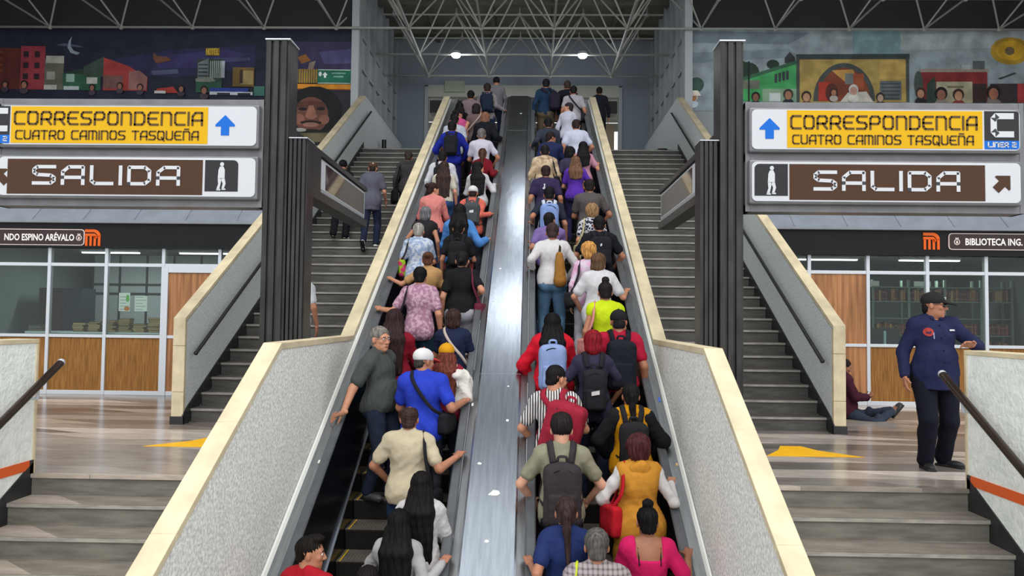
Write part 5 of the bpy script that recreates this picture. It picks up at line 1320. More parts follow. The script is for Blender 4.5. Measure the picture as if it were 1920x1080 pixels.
    if P is not None and not (cap and hair in ('none',)):
        np_obj('hair', [grid_mesh(P, hvox)], HCOL, root, strands=strands)
    if hair in ('bun', 'ponytail', 'lowbun') and Yd < 12:
        pass
    if cap:
        ccol, vcol, vis = cap if len(cap) == 3 else (cap[0], cap[1], 1)
        Pc = [El(hq(0, -.014, .048), V3(.091, .112, .088) * hs, RH, .015)]
        Pc += [El(hq(0, 0, -.175), V3(.25, .25, .2) * hs, RH, .008, True)]
        co = np_obj('cap', [grid_mesh(Pc, hv)], cloth(ccol), root)
        if vis:
            Rv = RH @ rotm(-.22); Pv = [El(hq(0, .125, .028), V3(.070, .078, .011) * hs, Rv, .01), Bx(hq(0, .09, .034), V3(.062, .03, .008) * hs, Rv, .006, .01)]
            np_obj('visor', [grid_mesh(Pv, min(hv, .006))], cloth(vcol), co)
        b = MB(); b.ball(hq(0, -.014, .137), .009 * hs, 8, 6); b.build('button', cloth(vcol), co, smooth=True)
    info = dict(root=root, U=U, RU=RU, s=s, hq=hq, RH=RH, dw=dw, bw=bw, sh=sh, el=el, wr=wr, x=x, y=y, z=z, face=face, vox=vox, seed=seed, hs=hs)
    if extra: extra(info)
    return info
def to_world(I, p):
    a = math.radians(-I['face']); return V3(I['x'] + p[0] * math.cos(a) - p[1] * math.sin(a), I['y'] + p[0] * math.sin(a) + p[1] * math.cos(a), I['z'] + p[2])
def ribbon(pts, w, th, nrm):
    """flat strap along pts (N,3) with per-point outward normals"""
    b = MB(); P = [np.array(p, float) for p in pts]; vs = []
    for i, p in enumerate(P):
        d = vnorm(P[min(i + 1, len(P) - 1)] - P[max(i - 1, 0)]); n = vnorm(np.array(nrm[i], float)); t = vnorm(np.cross(d, n)); n = np.cross(t, d)
        vs += [p - t * w / 2 - n * th / 2, p + t * w / 2 - n * th / 2, p + t * w / 2 + n * th / 2, p - t * w / 2 + n * th / 2]
    fs = [(3, 2, 1, 0)] + [tuple(range(4 * len(P) - 4, 4 * len(P)))]
    for i in range(len(P) - 1):
        for j in range(4): fs.append((4 * i + j, 4 * i + (j + 1) % 4, 4 * i + 4 + (j + 1) % 4, 4 * i + 4 + j))
    b.add(vs, fs); return b
def smooth_path(pts, n=5):
    P = [np.array(p, float) for p in pts]; out = []
    for i in range(len(P) - 1):
        p0, p1, p2, p3 = P[max(i - 1, 0)], P[i], P[i + 1], P[min(i + 2, len(P) - 1)]
        for k in range(n):
            t = k / n; out.append(.5 * ((2 * p1) + (p2 - p0) * t + (2 * p0 - 5 * p1 + 4 * p2 - p3) * t * t + (3 * p1 - p0 - 3 * p2 + p3) * t ** 3))
    out.append(P[-1]); return out
def backpack(I, label, c, size=(.145, .08, .215), zc=1.19, strapc=None, tagc=None, xo=0.0, tilt=0.0, pocket=True):
    U, RU, s, dw = I['U'], I['RU'], I['s'], I['dw']; strapc = strapc or c
    ctr = U(xo, -.115 * dw - .03 - size[1], zc); base = ctr + RU @ (V3(0, 0, -size[2]) * s)
    root = empty('backpack', tuple(to_world(I, base)), math.radians(-I['face']), label, 'backpack')
    RR = RU @ rotm(0, tilt, 0)
    q = lambda *p: ctr + RR @ (V3(*p) * s)
    v = I['vox']
    P = [Bx(ctr, V3(size[0], size[1], size[2]) * s, RR, .06 * s, .03), El(q(0, .0, size[2] * .55), V3(size[0] * .92, size[1] * .95, size[2] * .52) * s, RR, .04)]
    body = np_obj('bag', [grid_mesh(P, v)], cloth(c), root, off=base, noise=(.004, I['seed']))
    if pocket:
        P = [Bx(q(0, -size[1] * .85, -size[2] * .38), V3(size[0] * .78, .035, size[2] * .5) * s, RR, .03 * s, .02)]
        np_obj('front_pocket', [grid_mesh(P, v)], cloth(c), root, off=base, noise=(.003, I['seed'] + 3))
        pts = smooth_path([q(-size[0] * .8, -size[1] * .8, size[2] * .45), q(-size[0] * .55, -size[1] * .98, size[2] * .74), q(0, -size[1] * .95, size[2] * .86), q(size[0] * .55, -size[1] * .98, size[2] * .74), q(size[0] * .8, -size[1] * .8, size[2] * .45)])
        ribbon(pts, .012 * s, .006 * s, [RR @ V3(0, -1, .2)] * len(pts)).build('zip', cloth((30, 28, 30)), root, off=base)
    pts = smooth_path([q(-.035, size[1] * .6, size[2]), q(-.03, size[1] * .4, size[2] + .05), q(.03, size[1] * .4, size[2] + .05), q(.035, size[1] * .6, size[2])])
    ribbon(pts, .022 * s, .008 * s, [RR @ V3(0, -1, .3)] * len(pts)).build('top_handle', cloth(strapc), root, off=base)
    for t in (-1, 1):
        pts = smooth_path([U(t * .07 + xo * .5, -.115 * dw - .04, 1.36), U(t * .088, -.10 * dw - .02, 1.455), U(t * .097, -.035, 1.51), U(t * .105, .05, 1.475), U(t * .115, .125 * dw, 1.36), U(t * .135, .12 * dw, 1.2), U(t * .155, .02, 1.06), U(t * .13 + xo, -.11 * dw - .03, 1.02)])
        nr = [vnorm(p - U(0, 0, 1.3)) for p in pts]
        ribbon(pts, .052 * s, .014 * s, nr).build('shoulder_strap', cloth(strapc), root, smooth=True, off=base)
    if tagc:
        b = MB(); w, h, zz = tagc[1:4]
        for vtx in [0]:
            p = [q(a, -size[1] - (.032 if pocket and zz < 0 else .006), zz + b_) for a, b_ in ((-w, -h), (w, -h + .015), (w, h + .015), (-w, h))]
            p2 = [k + RR @ V3(0, -.004, 0) for k in p]
            b.add(p + p2, [(3, 2, 1, 0), (4, 5, 6, 7), (0, 1, 5, 4), (1, 2, 6, 5), (2, 3, 7, 6), (3, 0, 4, 7)])
        b.build('patch', cloth(tagc[0]), root, off=base)
    return root
def shoulder_bag(I, label, c, side=1, cross=True, size=(.12, .05, .10), zc=.98, strapc=None, yo=-.05, name='shoulder_bag', bag=True, pattern=None, xo=None):
    """bag on a strap; cross: the strap runs over the opposite shoulder"""
    U, RU, s, dw, bw = I['U'], I['RU'], I['s'], I['dw'], I['bw']
    xo = side * (.20 + size[1]) if xo is None else xo
    ctr = U(xo, yo, zc); base = ctr + V3(0, 0, -size[2]) * s
    root = empty(name, tuple(to_world(I, base)), math.radians(-I['face']), label, 'bag')
    R = RU @ rotm(0, 0, side * 1.2)
    if name == 'jacket':
        np_obj('cloth', [grid_mesh([El(ctr + V3(0, 0, .08) * s, V3(.09, .10, .13) * s, R, .05), El(ctr + V3(.02, -.03, -.05) * s, V3(.08, .10, .13) * s, R, .05), El(ctr + V3(-.03, .0, -.12) * s, V3(.06, .07, .10) * s, R, .05), El(ctr + V3(-.05, -.02, .16) * s, V3(.09, .08, .06) * s, R, .05)], I['vox'])], cloth(c), root, off=base, noise=(.016, I['seed']))
    else: np_obj('bag', [grid_mesh([Bx(ctr, V3(*size) * s, R, .03 * s, .02), El(ctr - V3(0, 0, size[2] * .3) * s, V3(size[0], size[1] * 1.15, size[2] * .75) * s, R, .03)], I['vox'])], cloth(pattern or c), root, off=base, noise=(.003, I['seed']))
    o = -side if cross else side
    if cross: pts = [U(xo, yo - .02, zc + size[2] * .8), U(side * .13, -.135 * dw - .02, 1.14), U(0, -.145 * dw - .02, 1.29), U(o * .09, -.10 * dw - .015, 1.43), U(o * .105, -.02, 1.505), U(o * .09, .10 * dw, 1.40), U(0, .145 * dw + .02, 1.26), U(side * .15, .12 * dw, 1.12), U(xo, yo + .03, zc + size[2] * .8)]
    else: pts = [U(xo, yo - .05, zc + size[2] * .8), U(side * .175 * bw, -.12 * dw - .02, 1.25), U(side * .15 * bw, -.08, 1.44), U(side * .14 * bw, -.01, 1.495), U(side * .15 * bw, .08, 1.42), U(side * .18 * bw, .11, 1.22), U(xo, yo + .06, zc + size[2] * .8)]
    pts = smooth_path(pts); nr = [vnorm((p - U(0, 0, 1.25)) * V3(1, 1, .6)) for p in pts]
    ribbon(pts, .034 * s, .010 * s, nr).build('strap', cloth(strapc or c), root, smooth=True, off=base)
    return root
# ---------------------------------------------------------------- small things people wear
def glasses(I):
    q, hs = I['hq'], I['hs']
    b = MB()
    for t in (-1, 1):
        c = [q(t * .033 + .024 * math.cos(a), .1035 - abs(math.cos(a)) * .002, .004 + .017 * math.sin(a)) for a in np.linspace(0, 2 * math.pi, 14)]
        for p0, p1 in zip(c[:-1], c[1:]): b.tube(p0, p1, .0016 * hs, 6)
        b.tube(q(t * .057, .099, .008), q(t * .082, .0, .006), .0018 * hs, 6)
    b.tube(q(-.010, .108, .008), q(.010, .108, .008), .0016 * hs, 6)
    b.build('glasses', mat('glasses_frame', rgb(40, 36, 34), .3), I['root'])
def dark_glasses(I):
    q, hs, RH = I['hq'], I['hs'], I['RH']
    ch = [grid_mesh([El(q(t * .034, .099, .004), V3(.028, .009, .021) * hs, RH @ rotm(0, 0, -t * .25), .004) for t in (-1, 1)] + [Cc(q(t * .058, .09, .01), q(t * .082, .0, .006), .003 * hs, .003 * hs, .003) for t in (-1, 1)] + [Cc(q(-.01, .108, .008), q(.01, .108, .008), .003 * hs, .003 * hs, .003)], .003)]
    np_obj('sunglasses', ch, mat('dark_lens', rgb(26, 24, 26), .12), I['root'])
def torso_ray(I, xx, zz, back=True):
    """point on the shirt surface at torso coordinates x, z"""
    sh = [o for o in I['root'].children if o.name.split('.')[0] in ('shirt', 'sweater', 'hoodie')][0]
    n = len(sh.data.vertices); co = np.zeros(n * 3, np.float32); sh.data.vertices.foreach_get('co', co); co = co.reshape(-1, 3)
    d = (-1 if back else 1); p = I['U'](xx, 0, zz)
    m = np.argsort((co[:, 0] - p[0]) ** 2 + (co[:, 2] - p[2]) ** 2)[:24]
    y = (co[m, 1] * d).max() * d
    return sh, V3(p[0], y + d * .003, p[2])
def disc(I, name, xx, zz, rx, rz, m, back=True, shape=None):
    sh, p = torso_ray(I, xx, zz, back); d = -1 if back else 1
    pts = shape or [(math.cos(a), math.sin(a)) for a in np.linspace(0, 2 * math.pi, 14, endpoint=False)]
    b = MB(); vs = []
    for a, c in pts:
        _, pp = torso_ray(I, xx + a * rx, zz + c * rz, back); vs.append(pp + V3(0, d * .002, 0))
    n = len(vs); c0 = p + V3(0, d * .004, 0)
    b.add([tuple(v) for v in vs] + [tuple(c0)], [(i, (i + 1) % n, n) for i in range(n)]); o = b.build(name, m, sh)
    md = o.modifiers.new('solid', 'SOLIDIFY'); md.thickness = .003; md.offset = 0
    return o
def back_print(I):
    disc(I, 'white_print', -.03, 1.33, .03, .05, cloth((222, 222, 228)), True, [(-.2, 1), (.7, .9), (.5, .1), (.7, -.6), (0, -1), (-1, -.7), (-.2, -.3), (-.1, .4)])
def cap_mark(I):
    b = MB(); b.ball(I['hq'](.02, -.122, .07), .016, 8, 6); b.build('cap_patch', cloth((222, 216, 206)), I['root'])
def black_sleeves(I):
    P = []; s = I['s']
    for t in (-1, 1):
        P += [El(I['sh'][t], V3(.088, .088, .092) * s, I3, .03), Cc(I['sh'][t], I['el'][t], .083 * s, .070 * s, .03), Cc(I['el'][t], I['el'][t] + (I['wr'][t] - I['el'][t]) * .95, .070 * s, .052 * s, .03)]
    o = np_obj('sleeve_pair', [grid_mesh(P, I['vox'])], cloth((30, 30, 34)), I['root'], noise=(.005, 7))
    o['label'] = 'black raglan sleeves'
def sling(I):
    U, RU, s, dw = I['U'], I['RU'], I['s'], I['dw']
    ctr = U(.10, -.115 * dw - .06, 1.12); base = ctr - V3(0, 0, .22) * s
    root = empty('sling_bag', tuple(to_world(I, base)), math.radians(-I['face']), 'tan leather sling bag on the back of the white long sleeved shirt', 'bag')
    R = RU @ rotm(0, .08, 0)
    np_obj('bag', [grid_mesh([Cc(U(.09, -.115 * dw - .05, 1.28), U(.10, -.115 * dw - .06, .94), .05 * s, .085 * s, .03)], I['vox'])], cloth((160, 112, 52)), root, off=base, noise=(.004, 5))
    pts = smooth_path([U(.09, -.115 * dw - .06, 1.28), U(.10, -.09, 1.43), U(.105, -.02, 1.505), U(.09, .1 * dw, 1.4), U(-.02, .145 * dw, 1.2), U(-.16, .05, 1.05), U(-.1, -.125 * dw, .98), U(.08, -.13 * dw, .94)])
    ribbon(pts, .03 * s, .01 * s, [vnorm(p - U(0, 0, 1.2)) for p in pts]).build('strap', cloth((54, 44, 36)), root, smooth=True, off=base)
def guard_marks(I):
    dark_glasses(I)
    q, U, root = I['q'] if 'q' in I else I['hq'], I['U'], I['root']
    disc(I, 'round_patch', .105, 1.335, .042, .042, cloth((176, 66, 60)), False)
    disc(I, 'patch_centre', .105, 1.335, .022, .02, cloth((70, 50, 80)), False)
    disc(I, 'name_tape', -.12, 1.355, .030, .008, cloth((214, 214, 220)), False, [(-1, -1), (1, -1), (1, 1), (-1, 1)])
    disc(I, 'pen', .065, 1.30, .005, .03, cloth((150, 160, 190)), False, [(-1, -1), (1, -1), (1, 1), (-1, 1)])
    b = MB()
    for z in (1.40, 1.28, 1.16, 1.04, .92):
        _, p = torso_ray(I, 0.0, z, False); b.ball(p, .007, 8, 6)
    b.build('button_row', cloth((26, 28, 40)), root)
    b = MB(); 
    for a, c in ((-.016, .078), (.0, .072), (.016, .078), (-.008, .062), (.008, .062)): b.ball(q(a, .092, c), .007, 8, 6)
    b.build('cap_emblem', cloth((206, 206, 206)), root)
# ---------------------------------------------------------------- the riders and walkers
p1 = person(-1.260, 5.488, -1.770, 1.640, 'young man with short black hair in a red shirt looking right', arms=('down', 'down'), skin='b', top='tee', tc=(178,28,42), bc=(40,40,48), hair='quiff', hc=(26,22,20), face=25, head=(.95,-.05,0), eyes=True, vox=.009)
p2 = person(-0.829, 5.488, -1.770, 1.427, 'person with dark hair at the very bottom of the left escalator', arms=('down', 'down'), sex='f', skin='b', top='tee', tc=(60,56,62), hair='bob', hc=(28,22,22), bc=(40,40,48))
p3 = person(-0.671, 5.829, -1.573, 1.552, 'woman in a grey knit sweater with straight black hair to the waist', arms=('chest', ('rail', -0.333, 5.949, -0.455)), sex='f', skin='b', top='long', tc=(172,170,172), hair='long', hc=(20,18,20), hl=.44, bc=(40,40,48), head=(0,-.2,0))
p4 = person(-0.553, 6.170, -1.376, 1.571, 'woman in a white cardigan with long wavy black hair behind the beige shirted man', arms=('front', 'front'), sex='f', skin='a', top='long', tc=(206,202,202), tbulk=.012, hair='long', hc=(22,18,20), hl=.50, bc=(40,40,48), hem=.80, head=(-.1,-.2,0))
p5 = person(-0.762, 6.852, -0.982, 1.632, 'man in a beige polo shirt with thinning brown hair holding the right hand belt', arms=('side', ('rail', -0.333, 7.012, 0.158)), skin='b', top='shirt', tc=(204,190,162), hair='balding', hc=(58,44,38), bc=(44,62,104), bulk=1.14, belly=.03, hem=.84)
shoulder_bag(p5, 'black bag hanging on a strap from the right shoulder of the beige shirted man', (34,34,40), side=1, cross=False, zc=.86)
p6 = person(-1.200, 7.790, -0.391, 1.740, 'grey haired man in a dark grey polo leaning back on the left hand belt', arms=('down', ('world', -1.50, 7.40, .48, (.2,-.6,-.3), (.0,-.8,-.3), (0,-.3,-1))), skin='a', top='shirt', tc=(74,78,76), hair='short', hc=(122,116,110), bc=(38,46,64), face=112, head=(.28,-.05,0), lean=-.04, bulk=1.12, belly=.05, hem=.87, eyes=True, shoe=(70,72,76), feet={-1:(-.10,.10,0,.1),1:(.10,-.02,0,.2)}, vox=.009)
glasses(p6)
p7 = person(-1.154, 8.216, -0.195, 1.720, 'woman in a maroon sweater and blue jeans with long dark brown hair', arms=('front', 'front'), sex='f', skin='b', top='long', tc=(134,22,40), hair='long', hc=(50,34,34), hl=.42, bc=(34,56,96), bulk=1.18, hem=.90, shoe=(176,176,178))
p8 = person(-0.735, 7.534, -0.588, 1.729, 'man in a royal blue polo and white cap with a red visor', arms=('front', ('rail', -0.333, 7.734, 0.575)), skin='b', top='shirt', tc=(44,66,190), hair='buzz', hc=(60,54,52), cap=((226,224,224),(214,70,66)), bc=(50,52,60), bulk=1.16, belly=.04, hem=.80, head=(.75,-.1,0))
shoulder_bag(p8, 'black crossbody bag on the right hip of the man in royal blue', (34,34,38), side=1, cross=True, zc=1.0)
p9 = person(-0.550, 7.875, -0.392, 1.573, 'woman with a yellow cap and long reddish brown hair in a maroon top', arms=('front', 'front'), sex='f', skin='b', top='tee', tc=(140,34,52), hair='long', hc=(104,52,40), hl=.30, cap=((220,156,28),(220,156,28)), bc=(60,66,86), head=(-.2,-.15,0))
shoulder_bag(p9, 'puffy white jacket slung on the right shoulder of the woman in the yellow cap', (226,220,212), side=1, cross=False, size=(.16,.10,.22), zc=1.22, xo=.20, name='jacket')
p10 = person(-0.550, 8.557, 0.002, 1.535, 'woman in a navy top with short dark brown hair and a thin white strap', arms=('front', 'front'), sex='f', skin='b', top='tee', tc=(30,38,66), hair='bob', hc=(58,40,36), bc=(36,38,50), bulk=1.15)
shoulder_bag(p10, 'small bag on a thin white strap across the navy back', (196,180,172), side=1, cross=True, zc=.92, size=(.08,.03,.07))
p11 = person(-1.031, 9.239, 0.396, 1.664, 'man in a pink patterned short sleeved shirt with thick black hair', arms=(('rail', -1.540, 9.359, 1.513), 'down'), skin='a', top='shirt', tc=('print',(206,170,186),(168,122,146),26), hair='short', hc=(22,20,22), bc=(30,56,74), hem=.80, bulk=1.05)
shoulder_bag(p11, 'dark bag hanging at the left side of the man in the pink shirt', (36,34,42), side=-1, cross=False, zc=1.0)
p12 = person(-0.550, 9.580, 0.593, 1.698, 'woman in a black t-shirt and pale grey trousers holding the right hand belt', arms=('down', ('rail', -0.333, 9.700, 1.710)), sex='f', skin='a', top='tee', tc=(26,25,29), hair='lowbun', hc=(30,26,28), bottom='pants', bc=(160,160,168), hem=.92, bulk=1.1)
shoulder_bag(p12, 'maroon strapped bag on the right shoulder of the woman in black', (110,40,60), side=1, cross=False, zc=.95)
p13 = person(-1.028, 9.921, 0.790, 1.512, 'woman in a tan top with a brown bun reaching to the left hand belt', arms=(('rail', -1.540, 10.071, 1.924), 'front'), sex='f', skin='a', top='tee', tc=(190,148,98), hair='bun', hc=(92,60,44), bc=(40,44,56))
p14 = person(-1.260, 10.603, 1.183, 1.582, 'grey haired woman in a pale blue flowered shirt', arms=('down', 'front'), sex='f', skin='a', top='shirt', tc=('print',(206,212,224),(150,170,204),22), hair='short', hc=(156,152,146), bulk=1.15, bc=(40,44,56))
shoulder_bag(p14, 'bright flower print bag on a black strap beside the grey haired woman', (140,40,70), side=-1, cross=False, size=(.13,.05,.13), zc=1.02, strapc=(50,46,50), pattern=('dots',(206,60,110),(150,190,40),14))
p15 = person(-1.260, 11.285, 1.577, 1.513, 'person with grey streaked hair and bare arms by the left hand belt', arms=('side', 'down'), sex='f', skin='a', top='sleeveless', tc=(44,40,44), hair='bob', hc=(112,112,116), bc=(36,38,46))
p16 = person(-0.700, 10.603, 1.183, 1.632, 'woman in a black t-shirt with a black backpack and dark tied hair', arms=('down', 'front'), sex='f', skin='b', top='tee', tc=(32,30,34), hair='ponytail', hc=(24,20,22), hl=.1, bc=(30,32,40))
backpack(p16, 'black backpack on the woman in black behind the sky blue sweater', (34,32,36), size=(.13,.07,.18))
p17 = person(-0.720, 10.944, 1.380, 1.704, 'woman in a sky blue sweater with long straight black hair', arms=('front', ('rail', -0.333, 11.164, 2.556)), sex='f', skin='a', top='long', tc=(82,138,206), tbulk=.012, hair='long', hc=(24,20,22), hl=.34, bottom='pants', bc=(196,100,96), bulk=1.12)
p18 = person(-1.243, 11.967, 1.971, 1.611, 'woman in a salmon pink long sleeved top with brown hair looking right', arms=('front', 'front'), sex='f', skin='a', top='long', tc=(222,136,130), hair='bun', hc=(52,36,32), bc=(38,58,96), head=(.9,-.1,0), bulk=1.1)
p19 = person(-0.609, 11.967, 1.971, 1.565, 'person in coral sleeves with a white cap', arms=('front', ('rail', -0.333, 12.017, 3.048)), skin='b', top='long', tc=(222,110,96), hair='short', hc=(40,32,30), cap=((226,224,224),(226,224,224)), bc=(44,48,58))
backpack(p19, 'grey backpack with a small white mark under the white cap', (74,78,82), size=(.14,.07,.19), tagc=((226,226,226),.035,.03,.02))
p20 = person(-1.188, 12.990, 2.562, 1.565, 'woman with very long brown hair in a cream top and jeans', arms=('front', 'down'), sex='f', skin='a', top='tee', tc=(206,200,184), hair='long', hc=(56,42,38), hl=.42, bc=(48,74,120), hem=.95)
p21 = person(-0.601, 12.990, 2.562, 1.569, 'woman in a white long sleeved top with black hair in profile facing right', arms=('front', ('rail', -0.333, 13.190, 3.725)), sex='f', skin='a', top='long', tc=(206,204,208), hair='long', hc=(22,20,24), hl=.36, bc=(40,40,48), head=(1.0,0,0))
p22 = person(-1.259, 13.331, 2.759, 1.628, 'person in a white hooded top with a black backpack', arms=('down', 'down'), skin='b', top='hoodie', tc=(206,206,214), hair='short', hc=(28,24,26), bc=(50,40,60), bulk=1.1)
backpack(p22, 'black backpack on the white hooded top', (38,38,44), size=(.13,.07,.19))
p23 = person(-0.575, 13.672, 2.955, 1.561, 'woman in a dark red top with a long brown ponytail', arms=('front', ('rail', -0.333, 13.792, 4.073)), sex='f', skin='b', top='long', tc=(122,22,36), hair='ponytail', hc=(78,54,44), hl=.15, bc=(40,40,48))
p24 = person(-0.644, 14.354, 3.349, 1.698, 'man in a white t-shirt with short grey hair on the upper left escalator', arms=('front', 'side'), skin='b', top='tee', tc=(206,200,216), hair='short', hc=(110,104,102), bc=(44,46,56))
p25 = person(-1.240, 14.695, 3.546, 1.730, 'man in a deep blue jacket with white cuffs', arms=('side', 'side'), skin='c', top='long', tc=(32,44,150), tbulk=.01, hair='short', hc=(26,22,24), bc=(44,50,110))
backpack(p25, 'black backpack on the deep blue jacket', (32,34,40), size=(.13,.07,.19))
p26 = person(-0.639, 15.377, 3.940, 1.694, 'woman in a wide black top with light auburn hair', arms=('front', ('rail', -0.333, 15.527, 5.075)), sex='f', skin='a', top='long', tc=(22,24,32), tbulk=.02, hair='bob', hc=(134,92,72), bc=(30,30,36), bulk=1.1)
p27 = person(-0.877, 16.059, 4.334, 1.668, 'woman in a taupe sleeveless top with dark hair near the head of the left escalator', arms=('down', 'front'), sex='f', skin='a', top='sleeveless', tc=(112,92,92), hair='bob', hc=(40,32,34), bc=(40,40,48))
shoulder_bag(p27, 'pale strapped bag across the taupe top', (170,150,140), side=-1, cross=True, zc=.95, size=(.1,.04,.09))
p28 = person(-1.260, 16.059, 4.334, 1.551, 'woman in a bright pink top with dark hair', arms=('down', 'down'), sex='f', skin='a', top='tee', tc=(206,86,140), hair='bun', hc=(30,26,28), bc=(40,40,48), head=(.8,0,0))
p29 = person(-1.260, 15.377, 3.940, 1.645, 'person in a white shirt and dark cap by the left coping', arms=('down', 'down'), skin='b', top='tee', tc=(190,194,206), hair='short', hc=(26,24,26), bc=(40,40,48))
p30 = person(-1.260, 16.400, 4.530, 1.602, 'woman in black with loose dark hair below the top of the left coping', arms=('down', 'down'), sex='f', skin='b', top='tee', tc=(30,26,30), hair='long', hc=(24,20,22), hl=.3, bc=(40,40,48))
p31 = person(-0.725, 17.423, 5.121, 1.756, 'man in a grey shirt at the head of the left escalator', arms=('down', ('rail', -0.333, 17.473, 6.198)), skin='b', top='long', tc=(140,132,134), hair='short', hc=(50,38,36), bc=(50,70,110))
backpack(p31, 'navy backpack on the grey shirt at the head of the left escalator', (30,42,62), size=(.14,.08,.21))
p32 = person(-0.613, 19.469, 5.950, 1.720, 'person in a black and white striped top stepping off the left escalator', arms=('down', 'front'), skin='b', top='long', tc=('hstripe',(40,38,46),(190,186,192),14), hair='curlytop', hc=(28,24,26), bc=(36,40,60))
p33 = person(-1.077, 17.082, 4.924, 1.674, 'man in a mauve grey shirt with black hair left of the navy backpack', arms=('down', 'down'), skin='b', top='tee', tc=(130,112,116), hair='short', hc=(26,22,24), bc=(40,40,48))
p34 = person(0.799, 5.488, -1.770, 1.727, 'grey haired man in a brown plaid shirt at the bottom of the right escalator', arms=('down', 'down'), skin='b', top='shirt', tc=('plaid',(96,84,86),(176,164,166),9), hair='short', hc=(92,88,84), bc=(40,42,52), bulk=1.1)
shoulder_bag(p34, 'bag on a neon yellow strap over the left shoulder of the plaid shirted man', (50,52,60), side=-1, cross=False, zc=.9, strapc=(206,220,60))
p35 = person(1.209, 5.829, -1.573, 1.612, 'woman in a magenta low backed blouse with black hair in a tight bun', arms=('front', ('rail', 1.540, 6.049, -0.398)), sex='f', skin='c', top='lowback', tc=(214,32,100), hair='topbun', hc=(18,17,20), bc=(40,40,48), bulk=1.18)
p36 = person(0.598, 5.829, -1.573, 1.674, 'woman in a navy t-shirt with a brown ponytail holding the centre hand belt', arms=(('rail', 0.333, 5.949, -0.455), 'front'), sex='f', skin='b', top='tee', tc=(36,50,100), hair='ponytail', hc=(58,44,42), hl=.25, bc=(40,42,52), bulk=1.08)
p37 = person(1.236, 6.511, -1.179, 1.649, 'woman in a long mustard hooded vest over white sleeves with curly auburn hair', arms=('side', ('rail', 1.540, 6.751, 0.008)), sex='f', skin='a', top='vest', tc=(206,142,52), under=(226,222,222), hair='curly', hc=(78,40,42), hem=.38, bc=(34,36,44), bulk=1.16)
shoulder_bag(p37, 'red bag hanging at the left arm of the woman in mustard', (196,30,44), side=-1, cross=False, size=(.14,.05,.13), zc=1.0)
p38 = person(0.586, 6.511, -1.179, 1.819, 'man in a sage green t-shirt with dark curly hair', arms=('side', 'side'), skin='d', top='tee', tc=(146,142,120), hair='curlytop', hc=(38,32,32), bc=(36,38,46), hem=.80)
backpack(p38, 'charcoal backpack with wide straps on the sage green t-shirt', (58,52,56), size=(.145,.085,.24), zc=1.12)
p39 = person(1.260, 7.193, -0.785, 1.635, 'woman in a yellow and black jacket with a black ponytail', arms=('side', 'side'), sex='f', skin='b', top='hoodie', tc=(214,148,20), hair='ponytail', hc=(26,22,24), hl=.15, bc=(30,32,40), hem=.66, bulk=1.05)
black_sleeves(p39)
backpack(p39, 'black backpack on the yellow and black jacket', (40,38,42), size=(.135,.08,.22), zc=1.14, tagc=((220,220,220),.008,.008,.06))
p40 = person(0.550, 7.193, -0.785, 1.799, 'man in a black and white striped shirt with cropped black hair', arms=('side', 'front'), skin='a', top='shirt', tc=('stripe',(226,222,220),(36,32,36),13), hair='buzz', hc=(24,21,22), bc=(60,24,36), hem=.80, head=(.5,-.25,0), twist=-.25)
backpack(p40, 'large red backpack on the striped shirt', (158,38,58), size=(.17,.11,.25), zc=1.16, xo=.12, tilt=.25)
p41 = person(0.960, 7.875, -0.392, 1.717, 'woman with bright red dyed hair in a dark navy t-shirt', arms=('side', 'side'), sex='f', skin='b', top='tee', tc=(52,50,72), hair='bob', hc=(130,24,34), bc=(28,32,48), hem=.80)
backpack(p41, 'black backpack with a white tag below the red dyed hair', (40,37,42), size=(.12,.075,.21), zc=1.12, tagc=((220,216,214),.04,.02,-.02))
p42 = person(1.260, 8.216, -0.195, 1.749, 'man in a crimson shirt and black cap beside the right hand belt', arms=('down', 'down'), skin='b', top='tee', tc=(176,28,56), hair='short', hc=(26,24,26), cap=((34,32,36),(34,32,36)), bc=(30,32,40), bulk=1.15)
backpack(p42, 'large black backpack on the crimson shirt', (28,30,40), size=(.15,.09,.25), zc=1.14)
p43 = person(0.552, 8.216, -0.195, 1.699, 'woman in a bright red jacket with loose black hair', arms=('side', 'front'), sex='f', skin='a', top='long', tc=(206,24,44), tbulk=.02, hair='long', hc=(18,17,19), hl=.18, bc=(36,40,50), bulk=1.12, hem=.72)
backpack(p43, 'pale blue backpack on the bright red jacket', (140,160,206), size=(.145,.08,.24), zc=1.14)
p44 = person(1.183, 8.898, 0.199, 1.685, 'woman in a neon yellow sleeveless top with a dark top bun', arms=('down', 'front'), sex='f', skin='b', top='sleeveless', tc=(204,226,30), hair='topbun', hc=(34,26,28), bc=(30,32,40), bulk=1.12)
shoulder_bag(p44, 'bag on a pink strap over the neon yellow top', (224,150,140), side=-1, cross=False, zc=.95)
p45 = person(1.168, 9.580, 0.593, 1.680, 'woman in a white blouse with brown hair and a hand on the right hand belt', arms=('side', ('rail', 1.540, 9.830, 1.785)), sex='f', skin='a', top='shirt', tc=(218,216,220), tbulk=.012, hair='bob', hc=(96,72,54), bottom='shorts', bc=(70,68,70), hem=.78, bulk=1.08, head=(.5,-.1,0))
p46 = person(1.066, 9.921, 0.790, 1.651, 'woman with fair orange hair in a white and pink top', arms=('down', 'front'), sex='f', skin='d', top='long', tc=('print',(222,206,222),(228,170,206),9), hair='curly', hc=(206,150,84), bc=(206,206,214))
shoulder_bag(p46, 'black strapped bag at the left of the fair haired woman', (48,46,50), side=-1, cross=False, zc=.95)
p47 = person(0.601, 10.262, 0.987, 1.751, 'man in a white long sleeved shirt and faded blue jeans', arms=(('rail', 0.333, 10.362, 2.093), 'side'), skin='c', top='long', tc=(216,212,214), hair='short', hc=(62,48,46), bc=(92,126,158), bulk=1.08, hem=.90)
sling(p47)
